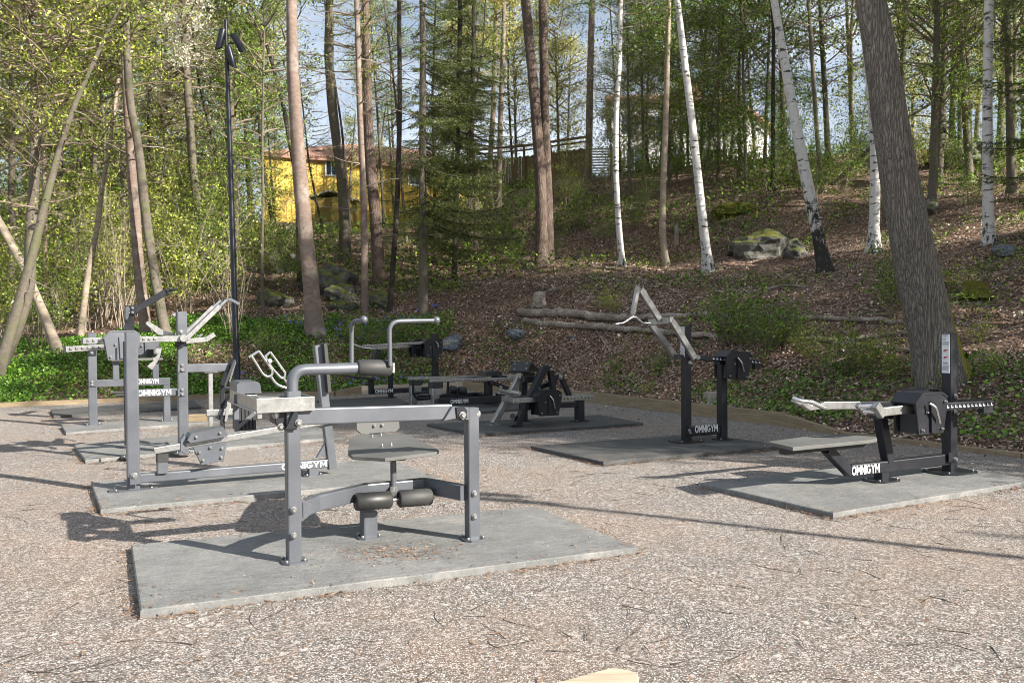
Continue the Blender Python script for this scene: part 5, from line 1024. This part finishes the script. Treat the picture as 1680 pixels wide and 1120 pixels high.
for off, U_, stem, cross in ((-.12, [(510, 165), (640, 375), (700, 410), (750, 380), (750, 330), (595, 110)], [(735, 405), (800, 500), (935, 540)], [(595, 110), (480, 180), (510, 170)]),
                       (.22, [(665, 165), (730, 290), (850, 420), (890, 415), (900, 360), (725, 120)], [(880, 425), (935, 500), (960, 560)], [(725, 120), (665, 175), (672, 182)])):
    f = M.tube('fork_handle', smooth_path([M.P(*cp8(*q), off) for q in U_], 5, .06), .012, 'chrome', rnd=False)
    M.tube('fork_stem', [M.P(*cp8(*q), off) for q in stem], .013, 'chrome', f); M.tube('grip_bar', [M.P(*cp8(*q), off) for q in cross[:2]], .012, 'chrome', f, rnd=False)
M.add('grip_ball', 'white_paint', lambda m: m.ball(M.P(*cp8(722, 225), -.14), .02)); M.tube('side_grip', [M.P(*cp8(660, 190), -.1), M.P(*cp8(722, 225), -.14)], .011, 'chrome', rnd=False)
M.tube('fork_arm', [M.P(476, 640, -.12), M.P(490, 660, -.08), M.P(498, 697, -.06)], .02, 'chrome')
M.tube('fork_arm', [M.P(478, 640, .22), M.P(500, 665, .1), M.P(506, 694, -.04)], .02, 'chrome')
# ===== C: third machine
def c4(x, y): return (90 + x * .2277, 450 + y * .2277)
M = Machine('exercise_machine', 'grey exercise machine with two notched silver levers and long raised silver arms', (301, 743))
ft = M.G(301, 743); tp_ = M.P(297, 511, 0).z; rear = M.P(196, 700, 0); ur = (M.P(212, 640, 0) - M.o).dot(M.u)
p1 = M.post('main_post', ft, tp_, .11, G1, plate=(.10, .09)); p2 = M.post('rear_post', M.L(ur, 0, 0), M.P(212, 560, 0).z, .08, G1, plate=(.09, .09))
zb = M.P(260, 643.5, 0).z; bb = M.beam('lettered_beam', M.L(ur + .04, 0, zb), M.L(-.055, 0, zb), .07, .085, G1)
M.text(M.P(*c4(597, 876), -.036), M.P(*c4(838, 866), -.036), .062, parent=bb)
for y0 in (825, 650): M.poly('clamp_plate', [c4(884, y0), c4(942, y0 - 2), c4(942, y0 + 54), c4(884, y0 + 56)], -.068, -.056, G1, parent=p1); M.bolts([M.P(*c4(917, y0 + 5), -.07), M.P(*c4(917, y0 + 38), -.07)], .016, parent=p1)
M.bolts([M.P(*c4(858, 292), -.02), M.P(*c4(910, 413), -.058)], .02, parent=p1)
z2 = M.P(*c4(1100, 672), 0).z; ue = (M.P(*c4(1250, 672), 0) - M.o).dot(M.u); M.beam('seat_beam', M.L(.055, 0, z2), M.L(ue, 0, z2), .07, .095, G1)
us = (M.P(*c4(1120, 700), 0) - M.o).dot(M.u); cs = M.beam('support_leg', M.L(us, 0, .045), M.L(us, 0, z2 - .05), .05, .05, GV); M.add('support_plate', GV, lambda m: m.prism([M.L(us + x, y, z2 - .056) for x, y in ((-.07, -.05), (.08, -.05), (.08, .05), (-.07, .05))], (0, 0, .006)), cs)
zc = M.P(*c4(1120, 995), 0).z; M.add('sleeve', GV, lambda m: (m.beam(M.L(us - .05, 0, zc), M.L(us + .28, 0, zc), .09, .075, M.v), m.beam(M.L(us + .2, 0, zc), M.L(us + .2, 0, zc + .12), .05, .05, M.u)), cs)
M.beam('back_rest', M.P(*c4(1212, 800), 0), M.P(*c4(1284, 612), 0), .26, .03, 'black_plastic'); M.beam('back_rest_board', M.P(*c4(1248, 770), 0), M.P(*c4(1290, 625), 0), .22, .02, 'seat_board')
bu = M.P(*c4(1205, 800), 0); ubk = (bu - M.o).dot(M.u); M.beam('seat_upright', M.L(ubk, 0, .045), bu, .05, .05, G2)
M.beam('seat_arm', M.P(*c4(1195, 820), 0), M.P(*c4(1300, 822), 0), .04, .04, G2)
M.add('seat_shell', G2, lambda m: m.sweep([[p - M.v * .13, p + M.v * .13, p + M.v * .13 + M.u * .015 + M.z * .012, p - M.v * .13 + M.u * .015 + M.z * .012] for p in [M.P(*c4(x, y), 0) for x, y in ((1300, 852), (1255, 868), (1225, 900), (1208, 950), (1190, 1005), (1172, 1042))]], True))
M.poly('link_plate', [c4(1235, 955), c4(1262, 950), c4(1240, 1062), c4(1222, 1060)], -.05, -.03, GV)
# levers
for nm, q0, q1, off in (('front', (202, 480), (905, 463), -.13), ('rear', (80, 540), (640, 507), .30)):
    a, b = M.P(*c4(*q0), off), M.P(*c4(*q1), off); r_ = M.rail('lever', a, b, .045, .065, True, 'galvanised', r0=.02, r1=.75); dv = b - a
    M.add('end_cap', 'black_plastic', lambda m: m.beam(a, a - dv.normalized() * .02, .05, .07, M.v), r_)
a = M.P(*c4(202, 480), -.13); b = M.P(*c4(905, 463), -.13); c_ = M.P(*c4(485, 492), -.13); M.weight(c_, b - a, .36, .30, .22, G1)
c_ = M.P(*c4(660, 506), .30); M.weight(c_, b - a, .28, .22, .18, G1)
M.poly('hook_plate', [c4(735, 515), c4(775, 525), c4(760, 590), c4(735, 640), c4(700, 690), c4(664, 665), c4(690, 640), c4(712, 625), c4(700, 605), c4(725, 595), c4(745, 570), c4(722, 555)], -.04, -.02, GV)
M.poly('pad_plate', [c4(672, 540), c4(712, 540), c4(712, 590), c4(668, 600)], .1, .2, 'black_plastic')
# raised arms
M.poly('rear_arm', [c4(655, 345), c4(672, 335), c4(790, 408), c4(868, 426), c4(868, 442), c4(745, 438), c4(655, 358)], .16, .19, GV)
for q0, q1, w_, off in (((950, 462), (1190, 228), .05, -.15), ((938, 430), (1140, 232), .04, .0), ((905, 440), (1130, 245), .03, .08)): M.beam('lever_arm', M.P(*c4(*q0), off), M.P(*c4(*q1), off), .03, w_, GV)
M.tube('handle', [M.P(*c4(1180, 240), -.15), M.P(*c4(1245, 180), -.15), M.P(*c4(1270, 182), -.2), M.P(*c4(1322, 210), -.35)], .017, 'chrome'); M.tube('handle', [M.P(*c4(1140, 240), .0), M.P(*c4(1196, 190), .0)], .017, 'chrome', rnd=False)
M.tube('handle', [M.P(*c4(1040, 450), .16), M.P(*c4(1062, 430), .16)], .016, 'chrome', rnd=False)
M.beam('lower_arm', M.P(*c4(945, 482), -.10), M.P(*c4(1092, 468), -.10), .03, .055, GV); M.beam('lower_arm', M.P(*c4(1085, 472), -.10), M.P(*c4(1150, 430), -.10), .03, .055, GV)
M.add('pivot_block', GV, lambda m: m.cyl(M.P(*c4(930, 460), -.2), M.P(*c4(930, 460), -.2) + M.v * .5, .045, 16)); M.poly('pivot_cheek', [c4(868, 490), c4(930, 480), c4(930, 520), c4(890, 538), c4(868, 520)], -.09, -.06, G2)
M.tube('guide_bar', [M.P(203, 560, -.35), M.P(206, 735, -.35), M.P(190, 733, -.42)], .009, 'lamp_black')
# ===== D: fourth machine at the left
M = Machine('exercise_machine', 'grey exercise machine farthest left at the back, with a dark raised arm', (153, 697))
ft = M.G(153, 697); p1 = M.post('main_post', ft, M.P(150, 546, 0).z, .12, G1, plate=(.12, .1)); zb = M.P(230, 626.5, 0).z; ue = (M.P(273, 626, 0) - M.o).dot(M.u)
bb = M.beam('lettered_beam', M.L(.06, 0, zb), M.L(ue + .05, 0, zb), .08, .11, G1); M.text(M.P(*c4(593, 790), -.041), M.P(*c4(748, 784), -.041), .075, parent=bb)
M.post('front_leg', M.L(ue, 0, 0), zb - .055, .10, G1, plate=(.1, .09)); M.poly('clamp_plate', [c4(243, 765), c4(300, 763), c4(300, 810), c4(243, 812)], -.075, -.062, G1, parent=p1); M.bolts([M.P(*c4(268, 794), -.076), M.P(*c4(268, 774), -.076)], .018, parent=p1)
M.poly('clamp_plate', [c4(240, 545), c4(297, 543), c4(297, 586), c4(240, 588)], -.075, -.062, G2, parent=p1); M.bolts([M.P(*c4(266, 566), -.076)], .02, parent=p1)
for x in (190, 255): uu = (M.P(x, 600, 0) - M.o).dot(M.u); M.beam('seat_post', M.L(uu, 0, zb + .05), M.L(uu, 0, M.P(x, 592, 0).z), .09, .09, G1)
M.beam('seat', M.L((M.P(182, 592, 0) - M.o).dot(M.u), 0, M.P(190, 590, 0).z), M.L((M.P(266, 592, 0) - M.o).dot(M.u), 0, M.P(190, 590, 0).z), .3, .03, 'seat_board')
uu = (M.P(214, 600, .5) - M.o).dot(M.u); M.beam('rear_post', M.L(uu, .5, .045), M.L(uu, .5, M.P(214, 501, .5).z), .13, .13, G2, side=M.u)
M.poly('arm_bracket', [c4(534, 228), c4(580, 224), c4(584, 290), c4(534, 294)], .40, .42, G2); M.bolts([M.P(*c4(x, y), .39) for x, y in ((559, 243), (559, 274), (530, 252), (530, 274))], .018)
M.beam('raised_arm', M.P(*c4(575, 260), .45), M.P(*c4(812, 120), .45), .08, .10, G2); M.poly('arm_end', [c4(800, 110), c4(824, 92), c4(830, 104), c4(812, 136)], .38, .52, G2); M.tube('grip', [M.P(*c4(815, 112), .45), M.P(*c4(885, 110), .40)], .022, 'black_rubber', rnd=False)
M.poly('pivot_plate', [c4(510, 235), c4(534, 230), c4(534, 300), c4(520, 330), c4(508, 320)], .3, .6, G1); M.poly('brace', [c4(492, 400), c4(505, 355), c4(520, 350), c4(520, 400)], .42, .5, G2)
M.tube('foot_bar', [M.P(184, 644, -.3), M.P(212, 643, -.3)], .02, 'black_rubber', rnd=False); M.tube('foot_bar', [M.P(190, 648, -.3), M.P(212, 647, -.3)], .02, 'black_rubber', rnd=False)
# wooden block
g = on_z(325, 691, .045); m = MB(); m.prism([Vector((0, 0, 0)) + Vector(q) for q in ((-.13, -.07, 0), (.13, -.07, 0), (.13, .07, 0), (-.13, .07, 0))], (0, 0, .11), .004); o = m.build('wood_block', 'old_timber'); o.location = g; o.rotation_euler = (0, 0, .2); tag(o, 'small wooden block lying on the mat beside the silver support leg', 'wood block')
# ===== E: far dark rower
def c5(x, y): return (560 + x / 3.8182, 540 + y / 3.8182)
M = Machine('rowing_machine', 'dark rowing machine farthest back, with lettered beam and silver handles', (641, 652)); M.o.z = 0
uE = (M.P(714, 630, 0) - M.o).dot(M.u); p1 = M.post('main_post', M.L(uE, 0, 0), M.P(713, 547, 0).z, .12, G2, plate=(.2, .15)); M.post('front_foot', M.G(641, 652), M.P(641, 641, 0).z, .10, G2, plate=(.13, .1))
zb = M.P(640, 641, 0).z; ul = (M.P(609, 641, 0) - M.o).dot(M.u); bb = M.beam('base_beam', M.L(ul, 0, zb), M.L(uE - .06, 0, zb), .1, .10, G2); M.text(M.L((M.P(614, 640, 0) - M.o).dot(M.u), -.052, zb - .03), M.L((M.P(643, 640, 0) - M.o).dot(M.u), -.052, zb - .03), .075, parent=bb)
M.beam('seat_upright', M.L(ul, 0, zb - .05), M.L(ul, 0, M.P(608, 622, 0).z), .1, .1, G2, side=M.u); M.beam('seat', M.P(566, 617, 0), M.P(612, 621, 0), .32, .04, 'black_plastic')
M.beam('middle_post', M.L(0, 0, zb), M.P(640, 585, 0), .09, .09, G2); M.beam('slanted_post', M.P(608, 612, .0), M.P(621, 573, 0), .09, .1, G2)
a, b = M.P(594, 568, -.2), M.P(750, 559, -.2); M.rail('lever', a, b, .05, .05, True); a2, b2 = M.P(606, 572, .2), M.P(738, 564, .2); M.rail('lever', a2, b2, .05, .05, False)
M.weight(M.P(708, 568, -.2), b - a, .42, .36, .26, G2, lever=[M.P(*c5(590, 75), -.36), M.P(*c5(605, 90), -.36), M.P(*c5(607, 115), -.36)]); M.weight(M.P(688, 568, .2), b - a, .42, .34, .24, G2)
M.tube('handle', [M.P(580, 565, -.2), M.P(596, 571, -.2), M.P(607, 571, -.2)], .022, 'chrome'); M.tube('handle', [M.P(602, 565, .2), M.P(611, 570, .2)], .022, 'chrome', rnd=False)
# ===== F: low bench machine
M = Machine('low_bench_machine', 'low machine with two silver rails, black loop handles and a lettered beam', (714, 671))
ft = M.G(714, 669); p1 = M.post('front_post', ft, M.P(714, 636, 0).z, .13, GV); M.add('stop_pad', 'black_rubber', lambda m: m.beam(M.P(715, 636, 0), M.P(715, 627, 0), .22, .18, M.u))
M.beam('post_head', M.P(715, 647, 0), M.P(715, 636.5, 0), .2, .16, GV, side=M.u)
v2 = .9; f2 = M.P(678, 655, v2); u2 = (f2 - M.o).dot(M.u); M.post('front_post', M.L(u2, v2, 0), M.P(679, 632, v2).z, .13, GV); M.add('stop_pad', 'black_rubber', lambda m: m.beam(M.P(682, 631, v2), M.P(682, 624, v2), .22, .18, M.u)); M.beam('post_head', M.P(681, 642, v2), M.P(681, 631.5, v2), .2, .16, GV, side=M.u)
zb = M.P(770, 657, 0).z; uR = (M.P(826, 655, 0) - M.o).dot(M.u); bb = M.beam('base_beam', M.L(.07, 0, zb), M.L(uR, 0, zb), .1, .13, G2); M.text(M.L((M.P(737, 657, 0) - M.o).dot(M.u), -.052, zb - .035), M.L((M.P(766, 657, 0) - M.o).dot(M.u), -.052, zb - .035), .075, parent=bb)
M.beam('rear_beam', M.L(u2 + .07, v2, zb + .02), M.L(uR, v2, zb + .02), .1, .1, G2)
a, b = M.P(705, 624.5, 0), M.P(842, 621, 0); M.rail('rail', a, b, .06, .05, True, r0=.25, tick_mat='black_plastic'); a, b = M.P(669, 621, v2), M.P(846, 616.5, v2); M.rail('rail', a, b, .06, .055, False)
M.add('seat_cover', 'black_plastic', lambda m: m.prism([M.P(x, y, .3) for x, y in ((795, 617), (799, 610), (820, 609), (825, 612), (824, 616))], M.v * .35, .01)); M.poly('slider_block', [(817, 624), (818, 616), (832, 616), (834, 624)], .2, .5, 'black_plastic')
u3 = (M.P(801, 640, .45) - M.o).dot(M.u); M.post('rear_post', M.L(u3, .45, 0), M.P(803, 625, .45).z, .13, G2, plate=(.13, .1)); M.beam('cross_beam', M.L(u3, 0, zb), M.L(u3, v2, zb + .02), .09, .09, G2, side=M.u)
M.beam('slanted_link', M.P(806, 627, .3), M.P(836, 638, .3), .09, .07, G2); M.beam('slanted_link', M.P(822, 633, .2), M.P(818, 646, .2), .05, .05, GV)
M.poly('foot_plate', [(822, 646), (835, 648), (838, 652), (824, 655)], .15, .4, 'black_plastic')
ax = M.tube('roller_axle', [M.P(740, 639, .3), M.P(762, 641, .3)], .02, G2, rnd=False); M.roller('roller', M.P(738, 638.5, .3), M.P(748, 640, .3), .075); M.roller('roller', M.P(752, 640, .3), M.P(764, 641.5, .3), .075); M.beam('roller_stem', M.L((M.P(751, 642, .3) - M.o).dot(M.u), .3, zb), M.P(751, 641, .3), .06, .06, G2, side=M.u)
for q, v_ in (([(677, 624), (678, 646), (684, 654), (703, 654), (710, 650), (708, 643)], .5), ([(704, 626), (704, 655)], .3), ([(735, 626), (734, 650)], .2), ([(680, 645), (707, 643)], .6)): M.tube('loop_handle', [M.P(x, y, v_) for x, y in q], .022, 'lamp_black')
# ===== G: black curl bench
def c2(x, y): return (780 + x / 7.468, 570 + y / 7.468)
M = Machine('curl_bench', 'black slanted frame machine with sloping pad, notched rail and silver slanted leg', c2(495, 968))
def slant(nm, q0, q1, v_, w_, mat, plate=True):
    a, b = M.P(*c2(*q0), v_), M.P(*c2(*q1), v_); o = M.beam(nm, a, b, w_, w_, mat)
    if plate: M.add('base_plate', mat, lambda m: m.beam(Vector((a.x, a.y, .046)), Vector((a.x, a.y, .060)), .17, .17, M.u), o)
    return o
slant('slanted_leg', (495, 962), (840, 250), 0, .10, G2); M.beam('apex_beam', M.P(*c2(840, 255), 0), M.P(*c2(920, 265), 0), .1, .09, G2); M.beam('apex_beam', M.P(*c2(915, 275), 0), M.P(*c2(950, 520), 0), .09, .07, G2)
slant('slanted_leg', (222, 932), (560, 322), .35, .09, GV); M.poly('slotted_plate', [c2(555, 310), c2(585, 310), c2(585, 380), c2(550, 380)], .25, .3, GV)
fr = M.P(*c2(590, 922), .6); ur = (fr - M.o).dot(M.u); M.post('rear_post', M.L(ur, .6, 0), M.P(*c2(580, 380), .6).z, .1, G2, plate=(.12, .1))
u4 = (M.P(*c2(1275, 920), .15) - M.o).dot(M.u); M.post('end_post', M.L(u4, .15, 0), M.P(*c2(1280, 640), .15).z, .12, G2, plate=(.13, .11)); zb = M.P(*c2(940, 710), .15).z; M.beam('base_beam', M.L(.15, .15, zb), M.L(u4 - .06, .15, zb), .09, .08, G2)
a, b = M.P(*c2(480, 648), -.12), M.P(*c2(1440, 608), -.12); M.rail('rail', a, b, .05, .07, True, r0=.5); a2, b2 = M.P(*c2(340, 622), .35), M.P(*c2(1400, 585), .35); M.rail('rail', a2, b2, .05, .06, False)
M.beam('rail_end', a, a2, .05, .07, GV, side=M.u); M.weight(M.P(*c2(860, 645), -.12), b - a, .40, .34, .26, G2, lever=[M.P(*c2(915, 590), -.28), M.P(*c2(955, 640), -.3), M.P(*c2(975, 745), -.28)])
M.beam('link', M.P(*c2(585, 385), .2), M.P(*c2(780, 395), .2), .08, .09, G2); M.beam('swing_arm', M.P(*c2(800, 480), .15), M.P(*c2(960, 425), .15), .07, .07, G2); M.beam('swing_arm', M.P(*c2(940, 365), .1), M.P(*c2(1045, 352), .1), .07, .06, G2); M.beam('swing_arm', M.P(*c2(1040, 350), .1), M.P(*c2(1150, 590), .1), .07, .07, G2)
M.poly('swing_plate', [c2(940, 365), c2(1030, 350), c2(1010, 400), c2(985, 470), c2(975, 540), c2(945, 540)], .05, .08, G2); M.bolts([M.P(*c2(1045, 358), .05)], .03); M.bolts([M.P(*c2(930, 268), -.05)], .018)
ta, tb, tcn, td = M.P(*c2(462, 172), .35), M.P(*c2(690, 172), .35), M.P(*c2(640, 290), .05), M.P(*c2(418, 288), .05)
nn = (tb - ta).cross(td - ta).normalized(); nn = nn if nn.y < 0 else -nn
pd = M.add('arm_pad', 'black_plastic', lambda m: m.prism([ta, tb, tcn, td], -nn * .03, .004)); e1, e2 = M.P(*c2(785, 268), .75), M.P(*c2(735, 318), .78)
M.add('arm_pad_back', 'black_plastic', lambda m: m.prism([ta + M.v * .02, tb + M.v * .02, e1, e1 - (tb - ta)], Vector((0, 0, -.03)), .004)); M.bolts([ta.lerp(tcn, f) + (tb - td) * g for f, g in ((.2, -.06), (.8, .06), (.5, .28), (.5, -.28))], .012, parent=pd)
M.beam('pad_bracket', M.P(*c2(570, 320), .3), M.P(*c2(700, 330), .5), .07, .08, G2); M.roller('foot_roller', M.P(*c2(455, 840), -.1), M.P(*c2(455, 840), .15), .04)
M.add('pivot_shaft', GV, lambda m: m.cyl(M.P(*c2(540, 560), -.1), M.P(*c2(540, 560), -.1) + M.v * .6, .03))
# ===== H: pulldown machine
def c6(x, y): return (860 + x / 3.3932, 450 + y / 3.3932)
def sticker(M, foot_o, w_, z0, z1):
    """instruction label on the left face of a post"""
    c_ = lambda v_, z, o=.003: foot_o - M.u * (w_ / 2 + o) + M.v * v_ + M.z * z
    W = w_ * .40
    st = M.add('instruction_label', 'sticker', lambda m: m.prism([c_(-W, z0), c_(W, z0), c_(W, z1), c_(-W, z1)], -M.u * .002))
    H_ = z1 - z0
    def pr(m):
        def bar(v0, v1, za, zb_): m.prism([c_(v0, za, .0055), c_(v1, za, .0055), c_(v1, zb_, .0055), c_(v0, zb_, .0055)], -M.u * .001)
        bar(-W * .5, W * .85, z1 - H_ * .045, z1 - H_ * .02)
        for k in range(3): bar(-W * .1, W * .85, z1 - H_ * (.09 + .03 * k), z1 - H_ * (.08 + .03 * k))
        for k in range(4): bar(-W * .8, W * .85, z1 - H_ * (.2 + .025 * k), z1 - H_ * (.19 + .025 * k))
        for k in range(3): bar(-W * .6, W * .7, z0 + H_ * (.27 - .02 * k), z0 + H_ * (.28 - .02 * k))
        for k in range(5): bar(-W * .8, W * .85, z0 + H_ * (.18 - .028 * k), z0 + H_ * (.19 - .028 * k))
    M.add('print_lines', 'sticker_print', pr, st)
    def fg(m):
        for zc in (z1 - H_ * .42, z1 - H_ * .60):
            m.prism([c_(v_, zc + z_, .0055) for v_, z_ in ((W * .6, 0), (W * .1, .012), (-W * .6, .006), (-W * .6, -.002), (W * .1, .002), (W * .6, -.008))], -M.u * .001); m.prism([c_(v_, zc + z_, .0055) for v_, z_ in ((W * .3, -.014), (W * .05, .0), (-W * .1, -.016), (-W * .2, -.012), (W * .1, .01), (W * .4, -.01))], -M.u * .0015)
    M.add('print_figure', 'sticker_red', fg, st)
M = Machine('pulldown_machine', 'dark pulldown machine with raised silver arms and bent chrome bar, lettered low beam', c6(903, 935))
ft = M.G(*c6(903, 930)); tp_ = M.P(*c6(905, 286), 0).z; p1 = M.post('main_post', ft, tp_, .095, G2, plate=(.20, .16)); sticker(M, Vector((ft.x, ft.y, 0)), .095, M.P(*c6(885, 460), 0).z, M.P(*c6(885, 290), 0).z)
vq = 0; f2 = M.P(*c6(1102, 915), .0); u2 = (f2 - M.o).dot(M.u); p2 = M.post('second_post', M.L(u2, 0, 0), M.P(*c6(1100, 500), 0).z, .10, G2, plate=(.11, .11)); zb = M.P(*c6(990, 868), 0).z
bb = M.beam('lettered_beam', M.L(.03, 0, zb), M.L(u2 - .05, 0, zb), .06, .12, G2); M.text(M.P(*c6(950, 882), -.031), M.P(*c6(1076, 872), -.031), .088, parent=bb); M.poly('clamp_plate', [c6(905, 853), c6(938, 850), c6(938, 893), c6(905, 896)], -.06, -.05, G2, parent=bb); M.bolts([M.P(*c6(918, 868), -.062), M.P(*c6(922, 880), -.062)], .015, parent=bb)
M.bolts([M.P(*c6(922, 492), -.05)], .02, parent=p1)
a, b = M.P(*c6(965, 461), -.05), M.P(*c6(1312, 490), -.05); zr = a.z; M.rail('rail', a, b, .05, .06, True, G2, r0=.2, tick_mat='sticker'); M.rail('rail', a + M.v * .28, b + M.v * .28, .05, .06, False, G2)
M.add('stop_block', 'black_plastic', lambda m: m.beam(M.P(*c6(1290, 500), -.05), M.P(*c6(1290, 528), -.05), .09, .07, M.u)); M.add('pivot_cap', GV, lambda m: m.cyl(M.P(*c6(968, 462), -.09), M.P(*c6(968, 462), -.05), .03)); M.beam('rail_seat', M.P(*c6(1075, 490), 0), M.P(*c6(1130, 493), 0), .1, .05, G2)
M.weight(M.P(*c6(1162, 492), -.05), b - a, .42, .33, .24, G2, lever=[M.P(*c6(1188, 462), -.2), M.P(*c6(1212, 490), -.22), M.P(*c6(1224, 540), -.2)])
M.beam('cross_pipe', M.P(*c6(842, 458), .0), M.P(*c6(880, 462), .0), .06, .06, 'black_plastic')
fm = [((702, 274), (842, 460), .33, GV), ((822, 258), (948, 466), -.10, GV)]
for q0, q1, v_, mt in fm: M.beam('lift_arm', M.P(*c6(*q0), v_), M.P(*c6(*q1), v_), .05, .075, mt)
M.beam('arm_cross', M.P(*c6(700, 268), .33), M.P(*c6(822, 255), -.10), .075, .05, GV, side=M.z); M.beam('upper_arm', M.P(*c6(752, 255), .1), M.P(*c6(645, 88), .1), .05, .06, GV); M.add('hinge', GV, lambda m: m.cyl(M.P(*c6(632, 80), .05), M.P(*c6(632, 80), .16), .035))
M.beam('upper_arm', M.P(*c6(762, 250), .16), M.P(*c6(655, 80), .16), .02, .05, GV); M.beam('hanging_link', M.P(*c6(630, 85), .1), M.P(*c6(606, 212), .1), .05, .05, GV); M.add('hinge', GV, lambda m: m.cyl(M.P(*c6(606, 215), .05), M.P(*c6(606, 215), .16), .03))
M.tube('pull_bar', smooth_path([M.P(*c6(x, y), v_) for x, y, v_ in ((510, 276, .1), (552, 272, .1), (600, 238, .1), (622, 238, .1), (662, 274, .1), (702, 270, .1))], 6, .04), .015, 'chrome', rnd=False); M.tube('hook', [M.P(*c6(606, 225), .1), M.P(*c6(608, 238), .1)], .01, 'chrome', rnd=False)
# ===== R: right rower bench
def c7(x, y): return (1140 + x / 3.1111, 530 + y / 3.1111)
M = Machine('rowing_bench', 'dark rower bench at the right with a tall labelled post, board seat and silver handles', c7(1300, 758))
ft = M.G(*c7(1300, 758)); PWR = .102; tp_ = M.P(*c7(1300, 52), 0).z; p1 = M.post('main_post', ft, tp_, PWR, G2, plate=(.24, .19)); sticker(M, Vector((ft.x, ft.y, 0)), PWR, M.P(*c7(1284, 254), 0).z, M.P(*c7(1284, 56), 0).z)
zb = M.P(*c7(1160, 707), 0).z; ul = (M.P(*c7(785, 750), 0) - M.o).dot(M.u); bb = M.beam('base_beam', M.L(ul, 0, zb), M.L(-.05, 0, zb), .08, .105, G2)
M.text(M.L((M.P(*c7(800, 755), -.041) - M.o).dot(M.u), -.041, zb - .038), M.L((M.P(*c7(940, 735), -.041) - M.o).dot(M.u), -.041, zb - .038), .080, parent=bb)
M.poly('clamp_plate', [c7(1297, 660), c7(1333, 658), c7(1333, 707), c7(1297, 712)], -.068, -.053, G2, parent=bb); M.bolts([M.P(*c7(1328, 694), -.066)], .018, parent=bb); M.bolts([M.P(*c7(1328, 370), -.055), M.P(*c7(1328, 452), -.055)], .018, parent=p1)
um = (M.P(*c7(952, 800), 0) - M.o).dot(M.u); M.post('middle_foot', M.L(um, 0, 0), zb - .045, .095, G2, plate=(.16, .12)); M.beam('middle_post', M.P(*c7(985, 705), 0), M.P(*c7(945, 480), 0), .09, .09, G2); M.beam('post_cap', M.P(*c7(915, 480), 0), M.P(*c7(985, 476), 0), .12, .03, 'black_plastic')
sa = M.beam('seat_arm', M.P(*c7(788, 762), 0), M.P(*c7(672, 642), 0), .08, .085, G2)
zs = M.P(*c7(640, 640), 0).z + .045; SZ = zs + .03
pts = [M.G(*c7(x, y), SZ) for x, y in ((368, 604), (600, 573), (760, 566), (925, 578), (930, 588), (880, 597), (500, 633))]
M.add('seat_board', 'seat_board', lambda m: m.prism([p - M.z * .03 for p in pts], (0, 0, .03), .003)); M.beam('seat_rail', M.L((M.P(*c7(448, 640), 0) - M.o).dot(M.u), 0, zs - .032), M.L((M.P(*c7(860, 615), 0) - M.o).dot(M.u), 0, zs - .032), .08, .06, 'black_plastic')
a, b = M.P(*c7(955, 452), -.24), M.P(*c7(1512, 412), -.24); zr = b.z; M.rail('lever', M.P(*c7(1225, 428), -.24), b, .05, .07, True, G2, tick_mat='sticker'); M.rail('lever', a, M.P(*c7(1100, 436), -.24), .05, .075, False)
a2, b2 = M.P(*c7(830, 414), .24), M.P(*c7(1480, 398), .24); M.rail('lever', a2, b2, .05, .05, False, 'graphite_paint'); M.beam('lever_end', M.P(*c7(650, 420), .24), M.P(*c7(832, 418), .24), .05, .07, GV)
M.weight(M.P(*c7(1150, 437), -.24), b - a, .42, .34, .25, G2, lever=[M.P(*c7(1200, 410), -.40), M.P(*c7(1232, 430), -.43), M.P(*c7(1252, 510), -.40)]); M.weight(M.P(*c7(1165, 415), .24), b2 - a2, .42, .34, .25, G2)
M.add('counter_block', 'black_plastic', lambda m: m.beam(M.P(*c7(1482, 420), -.24), M.P(*c7(1482, 455), -.24), .07, .14, M.v))
for base, v_ in (((0, 0), .24), ):
    M.beam('handle_frame', M.P(*c7(505, 388), v_), M.P(*c7(580, 430), v_), .05, .05, GV); M.beam('handle_frame', M.P(*c7(575, 432), v_), M.P(*c7(655, 420), v_), .05, .05, GV); M.tube('grip', [M.P(*c7(500, 380), v_ - .05), M.P(*c7(535, 395), v_ - .1), M.P(*c7(600, 402), v_ - .12)], .018, 'chrome'); M.tube('grip', [M.P(*c7(592, 400), v_ - .1), M.P(*c7(662, 432), v_ - .12)], .022, 'chrome', rnd=False)
M.beam('handle_frame', M.P(*c7(920, 415), -.26), M.P(*c7(955, 470), -.26), .06, .07, GV); M.beam('handle_frame', M.P(*c7(830, 415), -.1), M.P(*c7(870, 460), -.1), .04, .045, GV); M.tube('grip', [M.P(*c7(835, 425), -.15), M.P(*c7(925, 420), -.24)], .02, 'chrome', rnd=False); M.tube('grip', [M.P(*c7(855, 450), -.15), M.P(*c7(940, 450), -.24)], .02, 'chrome', rnd=False)
M.poly('handle_web', [c7(925, 415), c7(960, 430), c7(955, 445), c7(940, 440)], -.2, -.19, GV)
